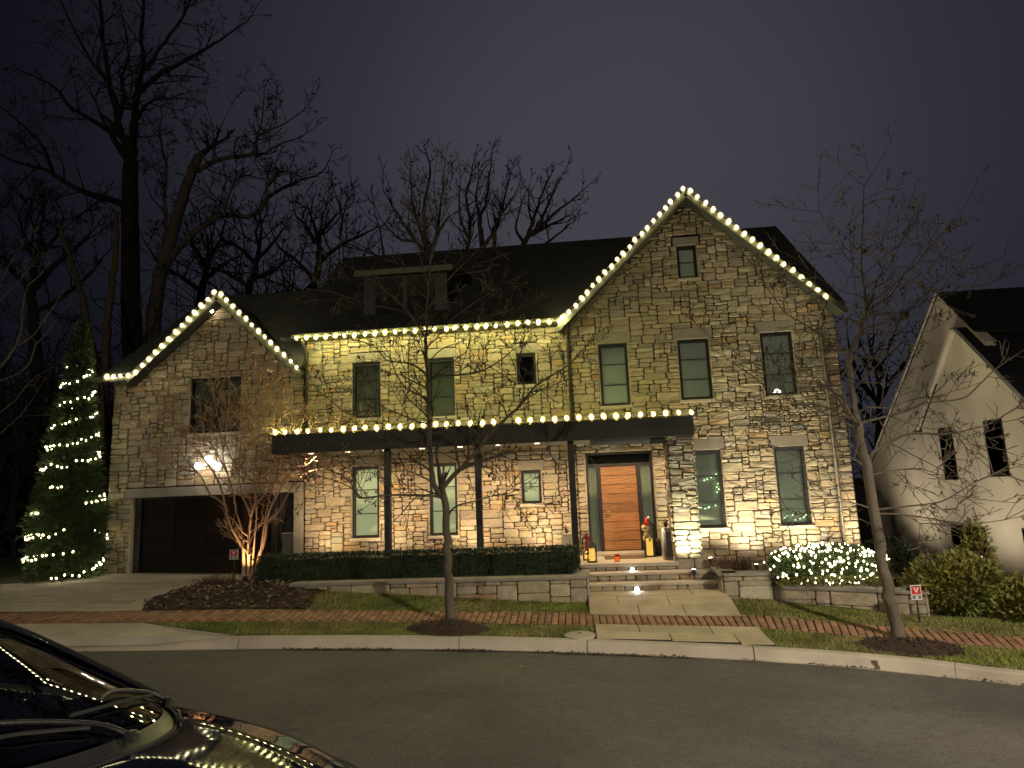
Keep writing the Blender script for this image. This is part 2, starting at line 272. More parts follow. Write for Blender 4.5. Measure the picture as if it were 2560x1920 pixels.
class MB:
    def __init__(s): s.v = []; s.f = []; s.c = []; s.smooth = False; s.uv = None
    def add(s, vs, fs, c=None):
        b = len(s.v); s.v.extend(vs)
        for f in fs: s.f.append(tuple(b+i for i in f)); s.c.append(c)
    def box(s, x0, x1, y0, y1, z0, z1, c=None):
        s.add([(x0,y0,z0),(x1,y0,z0),(x1,y1,z0),(x0,y1,z0),(x0,y0,z1),(x1,y0,z1),(x1,y1,z1),(x0,y1,z1)],
              [(0,3,2,1),(4,5,6,7),(0,1,5,4),(1,2,6,5),(2,3,7,6),(3,0,4,7)], c); return s
    def obox(s, c0, ax, ay, az, c=None):
        c0 = Vector(c0); ax = Vector(ax); ay = Vector(ay); az = Vector(az)
        P = [c0-ax-ay-az, c0+ax-ay-az, c0+ax+ay-az, c0-ax+ay-az, c0-ax-ay+az, c0+ax-ay+az, c0+ax+ay+az, c0-ax+ay+az]
        s.add([tuple(p) for p in P], [(0,3,2,1),(4,5,6,7),(0,1,5,4),(1,2,6,5),(2,3,7,6),(3,0,4,7)], c); return s
    def beam(s, a, b, w, h, up=(0,0,1)):
        a = Vector(a); b = Vector(b); d = (b-a); L = d.length; d.normalize(); up = Vector(up)
        sx = d.cross(up).normalized(); uz = sx.cross(d).normalized()
        return s.obox((a+b)/2, d*L/2, sx*w/2, uz*h/2)
    def prism(s, poly, d):
        n = len(poly); d = Vector(d); A = [tuple(p) for p in poly]; B = [tuple(Vector(p)+d) for p in poly]
        fs = [tuple(reversed(range(n))), tuple(range(n, 2*n))] + [(i, (i+1) % n, n+(i+1) % n, n+i) for i in range(n)]
        s.add(A+B, fs); return s
    def tube(s, pts, rad, n=6, cap=True):
        pts = [Vector(p) for p in pts]
        if not hasattr(rad, '__len__'): rad = [rad]*len(pts)
        t0 = (pts[1]-pts[0]).normalized()
        up = Vector((0,0,1)) if abs(t0.z) < .9 else Vector((1,0,0))
        nx = t0.cross(up).normalized(); vs = []; fs = []
        for i, p in enumerate(pts):
            t = (pts[min(i+1, len(pts)-1)]-pts[max(i-1, 0)]); 
            if t.length < 1e-9: t = t0
            t.normalize(); nx = (nx - t*nx.dot(t))
            if nx.length < 1e-6: nx = t.orthogonal()
            nx.normalize(); ny = t.cross(nx)
            for k in range(n):
                a = 2*math.pi*k/n; vs.append(tuple(p+(nx*math.cos(a)+ny*math.sin(a))*rad[i]))
        for i in range(len(pts)-1):
            for k in range(n):
                fs.append((i*n+k, i*n+(k+1) % n, (i+1)*n+(k+1) % n, (i+1)*n+k))
        if cap:
            fs.append(tuple(reversed(range(n)))); fs.append(tuple(range((len(pts)-1)*n, len(pts)*n)))
        s.add(vs, fs); return s
    def lathe(s, prof, c=(0,0,0), n=12):
        vs = []; fs = []
        for r, z in prof:
            for k in range(n):
                a = 2*math.pi*k/n; vs.append((c[0]+r*math.cos(a), c[1]+r*math.sin(a), c[2]+z))
        for i in range(len(prof)-1):
            for k in range(n): fs.append((i*n+k, i*n+(k+1) % n, (i+1)*n+(k+1) % n, (i+1)*n+k))
        fs.append(tuple(reversed(range(n)))); fs.append(tuple(range((len(prof)-1)*n, len(prof)*n)))
        s.add(vs, fs); return s
    def leaf(s, p, d, nrm, L, W, c=None):
        p = Vector(p); d = Vector(d).normalized(); w = d.cross(Vector(nrm))
        if w.length < 1e-5: w = d.orthogonal()
        w.normalize()
        s.add([tuple(p), tuple(p+d*L*.45+w*W*.5), tuple(p+d*L), tuple(p+d*L*.45-w*W*.5)], [(0,1,2,3)], c); return s
    def build(s, name, mat, parent=None, loc=None, smooth=False, bevel=0.0, coords=None):
        o0 = org(parent) if parent is not None else Vector(loc or (0,0,0))
        me = bpy.data.meshes.new(name)
        ox, oy, oz = o0
        if parent is not None and loc is not None:
            lx, ly, lz = loc
            me.from_pydata([(v[0]-lx, v[1]-ly, v[2]-lz) for v in s.v], [], s.f)
        else:
            me.from_pydata([(v[0]-ox, v[1]-oy, v[2]-oz) for v in s.v], [], s.f)
        if any(c is not None for c in s.c):
            ca = me.color_attributes.new('Col', 'FLOAT_COLOR', 'CORNER'); data = []
            for f, c in zip(s.f, s.c):
                c = c or (.3, .3, .3)
                for _ in f: data.extend((c[0], c[1], c[2], 1.0))
            ca.data.foreach_set('color', data)
        if s.uv:
            uvl = me.uv_layers.new(name='UVMap'); k = 0
            for f in s.f:
                for vi in f: uvl.data[k].uv = s.uv[vi]; k += 1
        me.materials.append(M[mat] if isinstance(mat, str) else mat)
        if smooth: me.polygons.foreach_set('use_smooth', [True]*len(me.polygons))
        me.update()
        o = bpy.data.objects.new(name, me); col.objects.link(o)
        if parent is not None:
            o.parent = parent
            if loc is not None: o.location = Vector(loc)-o0; ORG[o.name] = Vector(loc)
            else: ORG[o.name] = o0
        else:
            o.location = o0; ORG[o.name] = o0
        if bevel:
            bm = o.modifiers.new('bevel', 'BEVEL'); bm.width = bevel; bm.segments = 2; bm.limit_method = 'ANGLE'
        return o
def bx(name, mat, parent, *a, bevel=0.0): return MB().box(*a).build(name, mat, parent, bevel=bevel)
def struct(o): o['kind'] = 'structure'; return o

def catmull(P, per=4):
    P = [Vector(p) for p in P]; out = []
    for i in range(len(P)-1):
        p0 = P[max(i-1, 0)]; p1 = P[i]; p2 = P[i+1]; p3 = P[min(i+2, len(P)-1)]
        for k in range(per):
            t = k/per
            out.append(.5*((2*p1)+(p2-p0)*t+(2*p0-5*p1+4*p2-p3)*t*t+(3*p1-p0-3*p2+p3)*t**3))
    out.append(P[-1]); return out
def lerp_tab(tab, x):
    if x <= tab[0][0]: return tab[0][1]
    for (a, ya), (b, yb) in zip(tab, tab[1:]):
        if x <= b: return ya+(yb-ya)*(x-a)/(b-a)
    return tab[-1][1]
def ss(t): t = min(max(t, 0), 1); return t*t*(3-2*t)
def clip_poly(poly, a, b, c):            # keep a*x+b*z<=c
    out = []
    for i in range(len(poly)):
        p = poly[i]; q = poly[(i+1) % len(poly)]
        dp = a*p[0]+b*p[1]-c; dq = a*q[0]+b*q[1]-c
        if dp <= 0: out.append(p)
        if (dp < 0 and dq > 0) or (dp > 0 and dq < 0):
            t = dp/(dp-dq); out.append((p[0]+(q[0]-p[0])*t, p[1]+(q[1]-p[1])*t))
    return out
def inside(p, poly):
    x, y = p; r = False; n = len(poly); j = n-1
    for i in range(n):
        xi, yi = poly[i][:2]; xj, yj = poly[j][:2]
        if (yi > y) != (yj > y) and x < (xj-xi)*(y-yi)/(yj-yi)+xi: r = not r
        j = i
    return r
# ---------------------------------------------------------------- terrain
def zg(x, y):
    xc = min(max(x, -18), 14)
    z = -0.035*xc + 0.17*ss((y-10.3)/3.0) + 0.083*max(0.0, 9.6-max(y, -14))
    z += 0.13*math.exp(-((x+6.6)/1.6)**2-((y-13.4)/1.1)**2)
    z -= 0.55*ss((x-6.7)/3.2)*ss((y-11.6)/2.5)
    z += 0.12*ss(-x/4.5)*ss((x+7.5)/1.5)*ss((y-12.0)/.9)
    z += 0.09*math.exp(-((x-2.9)/0.8)**2-((y-13.1)/0.8)**2)
    return z
def zr(x, y): return zg(x, y)-0.15

def closed_cat(P, per=6):
    n = len(P); out = []
    for i in range(n):
        p0, p1, p2, p3 = (Vector(P[(i+k-1) % n]) for k in range(4))
        for k in range(per):
            t = k/per; out.append(.5*((2*p1)+(p2-p0)*t+(2*p0-5*p1+4*p2-p3)*t*t+(3*p1-p0-3*p2+p3)*t**3))
    return out
KERB_CTRL = [(-17.5,2),(-16,6),(-13,8.6),(-10,9.75),(-7.6,10.15),(-5.6,10.42),(-3.8,10.6),(-2,10.69),(0,10.66),(2.5,10.46),
             (4.3,10.04),(5.5,9.37),(6.6,8.4),(7.5,7.0),(8.1,5),(8.3,2),(8.0,-3),(6,-9),(1,-14),(-5,-16),(-12,-13),(-16.5,-6)]
KB = closed_cat(KERB_CTRL)
NK = len(KB)
KN = []
for i in range(NK):
    t = (KB[(i+1) % NK]-KB[i-1]).normalized(); KN.append(Vector((t.y, -t.x)))      # towards the road
ROADP = [tuple(KB[i]+KN[i]*0.24) for i in range(NK)]
KLOOP = [tuple(p) for p in KB]
def kerb_y(x):
    best = None
    for i in range(NK):
        a = KB[i]; b = KB[(i+1) % NK]
        if a.y > 4 and b.x > a.x and a.x <= x <= b.x: return a.y+(b.y-a.y)*(x-a.x)/(b.x-a.x)
    return 9.5
def kh(x, y):
    if y < 4: return 1.0
    return lerp_tab([(-11.8, 1), (-10.4, .16), (-7.0, .16), (-5.5, 1)], x)

def cdt(outer, zf, res, holes=(), pts=()):
    P = []; E = []
    def loop(pl):
        b = len(P); n = len(pl)
        dense = []
        for i in range(n):
            a = Vector(pl[i][:2]); c = Vector(pl[(i+1) % n][:2]); k = max(1, int((c-a).length/res))
            for j in range(k): dense.append(a+(c-a)*(j/k))
        for p in dense: P.append(Vector(p))
        m = len(dense)
        for i in range(m): E.append((b+i, b+(i+1) % m))
    loop(outer)
    for h in holes: loop(h)
    xs = [p[0] for p in outer]; ys = [p[1] for p in outer]
    if pts: P.extend(Vector(p) for p in pts)
    else:
        x = min(xs)+res/2
        while x < max(xs):
            y = min(ys)+res/2
            while y < max(ys):
                q = (x+random.uniform(-.1, .1)*res, y+random.uniform(-.1, .1)*res)
                if inside(q, outer): P.append(Vector(q))
                y += res
            x += res
    vs, es, fs, *_ = delaunay_2d_cdt(P, E, [], 0, 1e-5)
    keep = []
    for f in fs:
        c = (vs[f[0]]+vs[f[1]]+vs[f[2]])/3
        if inside(c, outer) and not any(inside(c, h) for h in holes): keep.append(tuple(f))
    mb = MB(); mb.v = [(v.x, v.y, zf(v.x, v.y)) for v in vs]; mb.f = keep; mb.c = [None]*len(keep)
    return mb
def sheet(name, outer, zf, mat, res=0.3, holes=(), parent=None): 
    o = cdt(outer, zf, res, holes).build(name, mat, parent, smooth=True)
    if parent is None: o['kind'] = 'structure'
    return o

SW_FRONT = catmull([(x, y, 0) for x, y in [(-15,10.4),(-12,10.72),(-9.8,10.89),(-7.65,11.08),(-5.3,11.26),(-2.3,11.37),(.1,11.38),(2.7,11.38),(4.7,10.93),(6.3,10.5),(8.5,9.6),(11,8.2)]], 8)
def sw_frame():
    out = []
    for i in range(len(SW_FRONT)):
        t = (SW_FRONT[min(i+1, len(SW_FRONT)-1)]-SW_FRONT[max(i-1, 0)]).normalized()
        out.append((SW_FRONT[i], t, Vector((-t.y, t.x, 0))))
    return out
SWF = sw_frame(); SW_W = 0.68
sw_poly = [tuple(p[:2]) for p, t, n in SWF]+[tuple((p+n*SW_W)[:2]) for p, t, n in reversed(SWF)]
def sw_front_y(x): 
    for a, b in zip(SW_FRONT, SW_FRONT[1:]):
        if a.x <= x <= b.x: return a.y+(b.y-a.y)*(x-a.x)/(b.x-a.x)
    return 10
APRON = [(-10.6,10.81),(-9.8,10.885),(-8.7,10.985),(-7.65,11.075),(-6.7,10.77),(-5.62,10.43)]
_ax = [-6.2,-6.8,-7.4,-8,-8.6,-9.2,-9.8,-10.6]
APRON += [(x, kerb_y(x)) for x in _ax]

far = [(-160,-120),(160,-120),(160,260),(-160,260)]
gp = []
x = -22
while x < 22:
    y = -18
    while y < 26:
        if not inside((x, y), KLOOP): gp.append((x+random.uniform(-.05,.05), y+random.uniform(-.05,.05)))
        y += .45 if (9 < y < 17 and -16 < x < 10) else 2.0
    x += .45 if -16 < x < 10 else 2.0
for i in range(-8, 9):
    for j in range(-6, 14):
        q = (i*20+random.uniform(-2,2), j*20+random.uniform(-2,2))
        if not (-23 < q[0] < 23 and -19 < q[1] < 27): gp.append(q)
g = cdt(far, lambda x, y: zg(x, y), 20, [KLOOP, APRON], gp).build('ground', 'soil', smooth=True); struct(g)
rp = cdt(ROADP, lambda x, y: zr(x, y), 0.8).build('road', 'asphalt', smooth=True); struct(rp)

# kerb: one stone per joint
kerb = struct(MB().tube([(KB[i].x+KN[i].x*.1, KB[i].y+KN[i].y*.1, zg(KB[i].x, KB[i].y)-.24) for i in range(NK)]+[(KB[0].x+KN[0].x*.1, KB[0].y+KN[0].y*.1, zg(*KB[0])-.24)], .05, 4).build('kerb', 'concrete'))
def kerb_seg(P, ins=0.0):
    mb = MB(); n = len(P); vs = []; fs = []
    for (p, nn) in P:
        h = kh(p.x, p.y); zt = zg(p.x, p.y)-0.15*(1-h)+0.004-ins; zb = zg(p.x, p.y)-.19
        q = [p, p+nn*.004, p+nn*(.165-ins), p+nn*(.19-ins), p+nn*(.235-ins), p+nn*(.30-ins)]
        zz = [zb, zt, zt, zt-.02*h, zt-(.15*h)+.004, zb+.046]
        for a, z in zip(q, zz): vs.append((a.x, a.y, z))
    m = 6
    for i in range(n-1):
        for k in range(m-1): fs.append((i*m+k, i*m+k+1, (i+1)*m+k+1, (i+1)*m+k))
    fs.append(tuple(range(m))); fs.append(tuple(reversed(range((n-1)*m, n*m))))
    mb.add(vs, [tuple(reversed(f)) for f in fs]); return mb
dense = []
for i in range(NK):
    a = KB[i]; b = KB[(i+1) % NK]
    for j in range(6):
        t = j/6; dense.append((a.lerp(b, t), KN[i].lerp(KN[(i+1) % NK], t).normalized()))
breaks = [-13, -10.2, -7.8, -5.45, -2.0, .06, 2.45, 4.92]
cur = []; start = next(i for i, (p, n) in enumerate(dense) if p.y > 7 and p.x > -13.0)
order = dense[start:]+dense[:start]; bi = 1
for p, n in order:
    if p.y > 7 and bi < len(breaks) and p.x > breaks[bi] and len(cur) > 1:
        kerb_seg(cur).build('kerb_stone', 'concrete', kerb); cur = [(cur[-1][0].lerp(p, .25), n)]; bi += 1
    cur.append((p, n))
    if p.y < 6 and bi == len(breaks) and p.x > 7.9: 
        kerb_seg(cur).build('kerb_stone', 'concrete', kerb); cur = [(p, n)]; bi += 1
kerb_seg(cur).build('kerb_stone', 'concrete', kerb)
kerb_seg(dense+dense[:1], .012).build('kerb_bed', 'sand', kerb)

def apron_z(x, y):
    ky = kerb_y(x); sy = sw_front_y(x); s = min(max(1-(y-ky)/(max(sy-ky, .05)), 0), 1)
    return zg(x, y)-.15*(1-kh(x, ky))*s**1.3+.005
_c = Vector((-8.1, 10.4)); sheet('apron_subbase', [tuple(_c+(Vector(p)-_c)*1.06) for p in APRON], lambda x, y: zg(x, y)-.2, 'soil', .5)
sheet('driveway_apron', APRON, apron_z, 'concrete', .25)

sk = MB()
for a_, b_ in zip(APRON, APRON[1:]+APRON[:1]):
    for k in range(4):
        p_ = Vector(a_).lerp(Vector(b_), k/4); q_ = Vector(a_).lerp(Vector(b_), (k+1)/4)
        sk.add([(p_.x, p_.y, zg(*p_)-.22), (q_.x, q_.y, zg(*q_)-.22), (q_.x, q_.y, zg(*q_)+.003), (p_.x, p_.y, zg(*p_)+.003)], [(0,1,2,3)])
struct(sk.build('apron_edge', 'concrete'))
DRIVE = [(-17,10.95),(-13,11.35),(-10.9,11.60),(-8.7,11.72),(-8.72,12.3),(-8.83,12.96),(-8.83,14.3),(-8.4,14.95),(-7.3,15.55),(-7.08,16.0),
         (-12.3,16.0),(-12.3,15.5),(-12.6,14.8),(-13.2,14.05),(-14.5,13.3),(-17,12.7)]
sheet('driveway', DRIVE, lambda x, y: zg(x, y)+.008, 'driveway', .4)
EDGE = [(-8.7,11.73),(-8.72,12.3),(-8.83,12.96),(-8.83,14.3),(-8.4,14.95),(-7.3,15.55),(-7.15,15.4),(-8.15,14.7),(-8.55,14.1),(-8.55,12.96),(-8.45,12.3),(-8.2,11.78)]
sheet('driveway_edging', EDGE, lambda x, y: zg(x, y)+.016, 'concrete', .3)
BED = [(-8.2,11.79),(-8.45,12.3),(-8.55,12.96),(-8.55,14.1),(-8.15,14.7),(-7.3,15.3),(-6.2,15.3),(-5.85,13.2),(-5.0,12.92),(-5.2,12.6),(-5.1,12.02),(-6.3,11.96)]
def bed_z(x, y): return zg(x, y)+.03+.05*noise.noise((x*3, y*3, 0))+.03*noise.noise((x*9, y*9, 3))
sheet('mulch_bed', BED, bed_z, 'mulch', .1)
sheet('planting_bed', [(-6.9,13.0),(.02,13.0),(.02,16.2),(-6.9,16.2)], lambda x, y: .60 if x > -5.7 else .60-.1*ss((-5.7-x)/1.0)+.01, 'mulch', .3)
sheet('terrace_bed', [(2.5,13.25),(3.55,13.25),(5.15,12.75),(5.75,12.5),(6.35,13.4),(6.9,16.1),(2.5,16.1)], lambda x, y: lerp_tab([(2.5,.52),(3.5,.50),(3.75,.28),(6.9,.22)], x)+.02*noise.noise((x*5, y*5, 1)), 'mulch', .15)
# ring beds of the two street trees
def ring(cx, cy, a, b, h, name, n=26):
    pl = [(cx+a*math.cos(2*math.pi*k/n)*(1+.1*math.sin(3*k)), cy+b*math.sin(2*math.pi*k/n)) for k in range(n)]
    def zf(x, y):
        d = math.hypot((x-cx)/a, (y-cy)/b); return zg(x, y)+.006+max(0, h*(1-d*d))+.012*noise.noise((x*8, y*8, 2))
    sheet(name, pl, zf, 'mulch', .09); return zf
ringC = ring(-2.27, 11.02, .72, .40, .13, 'tree_ring_mulch')
ringR = ring(4.72, 10.52, .72, .55, .07, 'tree_ring_mulch')

# brick pavement: courses laid across the walk
pv = sheet('pavement', sw_poly, lambda x, y: zg(x, y)+.006, 'sand', .3)
BR = []
s_acc = 0; pitch = 0.118; seg = 0; pos = SW_FRONT[0].copy(); row = 0
arc = [0]
for a, b in zip(SW_FRONT, SW_FRONT[1:]): arc.append(arc[-1]+(b-a).length)
def at_arc(s):
    for i in range(len(arc)-1):
        if arc[i] <= s <= arc[i+1]:
            t = (s-arc[i])/(arc[i+1]-arc[i]); return SWF[i][0].lerp(SWF[i+1][0], t), SWF[i][1].lerp(SWF[i+1][1], t).normalized()
    return None
s_ = 0.0
while s_ < arc[-1]:
    r_ = at_arc(s_)
    if r_:
        p, t = r_; n = Vector((-t.y, t.x, 0))
        offs = [.115, .34, .565] if row % 2 else [.03, .23, .455, .65]
        lens = [.215]*3 if row % 2 else [.05, .215, .215, .05]
        for o_, l_ in zip(offs, lens): BR.append((p+n*o_, t, n, l_))
    row += 1; s_ += pitch
def brick_axes(p, t, n):
    e = .05
    tz = (zg(p.x+t.x*e, p.y+t.y*e)-zg(p.x-t.x*e, p.y-t.y*e))/(2*e); nz = (zg(p.x+n.x*e, p.y+n.y*e)-zg(p.x-n.x*e, p.y-n.y*e))/(2*e)
    T = Vector((t.x, t.y, tz)).normalized(); N = Vector((n.x, n.y, nz)); N = (N-T*N.dot(T)).normalized(); return T, N, T.cross(N)
def brick_mesh(l, w, h):
    bm = bmesh.new(); bmesh.ops.create_cube(bm, size=1)
    for v in bm.verts: v.co = Vector((v.co.x*w, v.co.y*l, v.co.z*h))
    bmesh.ops.bevel(bm, geom=[e for e in bm.edges], offset=.006, segments=1, affect='EDGES')
    me = bpy.data.meshes.new('brick'); bm.to_mesh(me); bm.free(); me.materials.append(M['brick']); return me
bmesh_full = brick_mesh(.206, .098, .05); bmesh_half = brick_mesh(.047, .105, .05)
BR.sort(key=lambda b: abs(b[0].x+1.2))
rest = MB(); cnt = 0
for p, t, n, l in BR:
    T, N, U = brick_axes(p, t, n); z = zg(p.x, p.y)+random.uniform(-.003, .004)
    a = random.gauss(0, .02)
    T2 = (T*math.cos(a)+N*math.sin(a)); N2 = (N*math.cos(a)-T*math.sin(a))
    if cnt < 300 and l > .1:
        o = bpy.data.objects.new('brick', bmesh_full); col.objects.link(o); o.parent = pv
        m = Matrix((T2, N2, U)).transposed().to_4x4(); m.translation = Vector((p.x, p.y, z)); o.matrix_local = m; cnt += 1
    else:
        c = random.uniform(.72, 1.28); c = (.27*c, .150*c*random.uniform(.92, 1.08), .088*c)
        rest.obox((p.x, p.y, z), T2*.049, N2*(l-.006)/2, U*.025, c)
tag(rest.build('brick_courses', 'brickcol', pv), kind='stuff')

# flagstone walk
def walk_z(x, y): 
    b = zg(x, y)+.012
    return b if y < 12 else b+(.245-b)*ss((y-12.0)/1.5)
wk = sheet('walkway', [(.06,11.98),(2.68,11.98),(2.68,13.6),(.06,13.6)], lambda x, y: walk_z(x, y), 'sand', .3)
wk2 = sheet('walkway', [(.15,10.67),(2.79,10.47),(2.79,11.40),(.13,11.42)], lambda x, y: zg(x, y)+.008, 'sand', .3)
def flag(x0, x1, y0, y1, zf, par):
    j = .008; mb = MB(); P = [(x0+j, y0+j), (x1-j, y0+j), (x1-j, y1-j), (x0+j, y1-j)]
    P = [(x+random.uniform(-.004,.004), y+random.uniform(-.004,.004)) for x, y in P]
    dz = random.uniform(.016, .022)
    mb.add([(x, y, zf(x, y)-.02) for x, y in P]+[(x, y, zf(x, y)+dz) for x, y in P], [(0,3,2,1),(4,5,6,7),(0,1,5,4),(1,2,6,5),(2,3,7,6),(3,0,4,7)])
    mb.build('flagstone', 'flag', par)
for y0, y1, xs in ((12.0,12.52,[.07,.95,1.75,2.68]),(12.52,13.04,[.07,.62,1.55,2.68]),(13.04,13.6,[.07,1.1,2.05,2.68])):
    for a, b in zip(xs, xs[1:]): flag(a, b, y0, y1, walk_z, wk)
zw2 = lambda x, y: zg(x, y)+.008
for a, b in zip([.15, .85, 2.0], [.85, 2.0, 2.79]): flag(a, b, 11.0, 11.40, zw2, wk2)
for a, b in zip([.15, 1.3, 2.3], [1.3, 2.3, 2.79]): flag(a, b, max(kerb_y(a), kerb_y(b))+.01, 11.0, zw2, wk2)

# grass blades
def blades(name, polys, n, lo=.02, hi=.05, avoid=()):
    mb = MB()
    for pl in polys:
        xs = [p[0] for p in pl]; ys = [p[1] for p in pl]; area = (max(xs)-min(xs))*(max(ys)-min(ys))
        for _ in range(int(n*area)):
            q = (random.uniform(min(xs), max(xs)), random.uniform(min(ys), max(ys)))
            if not inside(q, pl) or any(inside(q, a) for a in avoid): continue
            z = zg(*q); h = random.uniform(lo, hi)*(.6+.8*(noise.noise((q[0]*1.5, q[1]*1.5, 0))*.5+.5)); a = random.uniform(0, 6.28); w = .007
            dx, dy = math.cos(a)*w, math.sin(a)*w; lx, ly = random.gauss(0, h*.5), random.gauss(0, h*.5)
            mb.add([(q[0]-dx, q[1]-dy, z-.005), (q[0]+dx, q[1]+dy, z-.005), (q[0]+lx, q[1]+ly, z+h)], [(0,1,2)])
    return mb
def kb_line(x0, x1, n=14): return [(x0+(x1-x0)*i/n, kerb_y(x0+(x1-x0)*i/n)+.01) for i in range(n+1)]
def swf_line(x0, x1, n=14, off=0.0): return [(x0+(x1-x0)*i/n, sw_front_y(x0+(x1-x0)*i/n)+off) for i in range(n+1)]
LAWN1 = swf_line(-5.1, .05, 14, .70)+[(.05,12.86),(-5.0,12.86),(-5.2,12.6)]
LAWN2 = [(2.7,12.06),(2.7,13.0),(3.5,13.08),(5.15,12.5),(5.9,12.2),(9,12.2),(9.5,10.4)]+swf_line(8.9, 2.75, 14, .70)
VERGE1 = [(-7.6,11.07),(-6.7,10.79)]+kb_line(-5.6, .13)+swf_line(.12, -7.6, 14, -.01)
VERGE2 = kb_line(2.8, 6.3)+[(7.4,7.6),(8.6,9.0)]+swf_line(8.2, 2.8, 14, -.01)
rC = [(-2.27+.7*math.cos(k*.3), 11.02+.38*math.sin(k*.3)) for k in range(21)]
rR = [(4.72+.7*math.cos(k*.3), 10.52+.53*math.sin(k*.3)) for k in range(21)]
tag(blades('g', [LAWN1, LAWN2], 2600).build('grass', 'grass'), 'short green front lawn before the low stone walls', 'grass', kind='stuff')
tag(blades('g', [VERGE1, VERGE2], 2600, avoid=[rC, rR]).build('grass', 'grass'), 'short grass of the verge between kerb and brick pavement', 'grass', kind='stuff')
# mulch chips and ground litter
def chips(name, polys, n, zf, cols, size=(.02, .06), flat=.5):
    mb = MB()
    for pl in polys:
        xs = [p[0] for p in pl]; ys = [p[1] for p in pl]; area = (max(xs)-min(xs))*(max(ys)-min(ys))
        for _ in range(int(n*area)):
            q = (random.uniform(min(xs), max(xs)), random.uniform(min(ys), max(ys)))
            if not inside(q, pl): continue
            a = random.uniform(0, 6.28); d = Vector((math.cos(a), math.sin(a), random.uniform(-flat, flat)*.8)); L = random.uniform(*size)
            c = random.choice(cols); k = random.uniform(.6, 1.4)
            mb.leaf((q[0], q[1], zf(*q)+random.uniform(.002, .03)), d, (random.gauss(0, flat), random.gauss(0, flat), 1), L, L*random.uniform(.35, .7), tuple(x*k for x in c))
    return mb
tag(chips('c', [BED], 260, bed_z, [(.09,.055,.034),(.16,.115,.07),(.045,.028,.018),(.24,.20,.125)], (.04, .13)).build('leaf_litter', 'chip'), 'brown bark mulch and dead leaves in the bed under the lit tree', 'mulch', kind='stuff')
tag(chips('c', [rC], 700, ringC, [(.05,.028,.018),(.07,.04,.025),(.03,.018,.012)], (.02,.06)).build('bark_chips', 'chip'), 'bark chips mounded round the middle street tree', 'mulch', kind='stuff')
tag(chips('c', [rR], 700, ringR, [(.05,.028,.018),(.07,.04,.025),(.03,.018,.012)], (.02,.06)).build('bark_chips', 'chip'), 'bark chips mounded round the right street tree', 'mulch', kind='stuff')
gl = MB()
for _ in range(900):
    x = random.triangular(-5.5, 6.2, -3.5) if random.random() < .6 else random.uniform(-5.4, 6)
    i = min(range(NK), key=lambda k: abs(KB[k].x-x)+(100 if KB[k].y < 7 else 0)); 
    ky = kerb_y(x); k = random.uniform(.6, 1.3)*1.0
    dens = noise.noise((x*1.3, 0, 5))
    if dens < -.05: continue
    a = random.uniform(0, 6.28)
    gl.leaf((x, ky-.30-abs(random.gauss(0, .03)), zr(x, ky-.3)+random.uniform(.012, .03)), (math.cos(a), math.sin(a), .2), (random.gauss(0,.4), random.gauss(0,.4), 1), .05*k, .03*k, (.085*k, .05*k, .03*k))
tag(gl.build('gutter_litter', 'chip'), 'thin line of dead leaves caught along the kerb', 'leaf litter', kind='stuff')
# ---------------------------------------------------------------- stone masonry
PAL = [((.36,.300,.200),32),((.32,.275,.200),28),((.385,.325,.225),18),((.36,.260,.140),8),((.275,.235,.170),9),((.285,.265,.220),5),((.41,.36,.265),3)]
PALS = [c for c, w in PAL for _ in range(w)]
def stone_col():
    c = random.choice(PALS); k = random.uniform(.88, 1.12); return tuple(min(.6, x*k*random.uniform(.96, 1.04)) for x in c)
STONES = []      # (score, wall object, MB)
def stone_mb(poly, P, depth, rough=1.0):
    """poly: 2-D outline on the wall (u,w); P(u,w,d) -> point. Rough pitched face."""
    n = len(poly); cx = sum(p[0] for p in poly)/n; cy = sum(p[1] for p in poly)/n
    out = []
    for i in range(n):                     # knock the corners off
        p = Vector(poly[i]); a = Vector(poly[i-1]); b = Vector(poly[(i+1) % n])
        ka = min(.030, (a-p).length*.28); kb = min(.030, (b-p).length*.28)
        out.append(p+(a-p).normalized()*ka*random.uniform(.4, 1.3)); out.append(p+(b-p).normalized()*kb*random.uniform(.4, 1.3))
    c = Vector((cx, cy)); m = len(out)
    j = .0085
    def ring(ins, d, jd):
        r = []
        for p in out:
            v = c-p; L = v.length; q = p+v*min(ins/max(L, .001), .8); r.append(P(q.x, q.y, d+random.uniform(-jd, jd)))
        return r
    tilt = random.uniform(-.008, .008)
    A = ring(j, -.004, 0); B = ring(j+.004, depth*.6, .004*rough); C = ring(j+.022, depth*.95, .009*rough)
    ctr = P(cx+random.uniform(-.02, .02), cy+random.uniform(-.01, .01), depth*1.0+random.uniform(-.006, .010)*rough)
    vs = A+B+C+[ctr]; fs = []
    for k in range(m):
        k2 = (k+1) % m; fs += [(k, k2, m+k2, m+k), (m+k, m+k2, 2*m+k2, 2*m+k), (2*m+k, 2*m+k2, 3*m)]
    mb = MB(); mb.add([tuple(v) for v in vs], fs, stone_col()); return mb
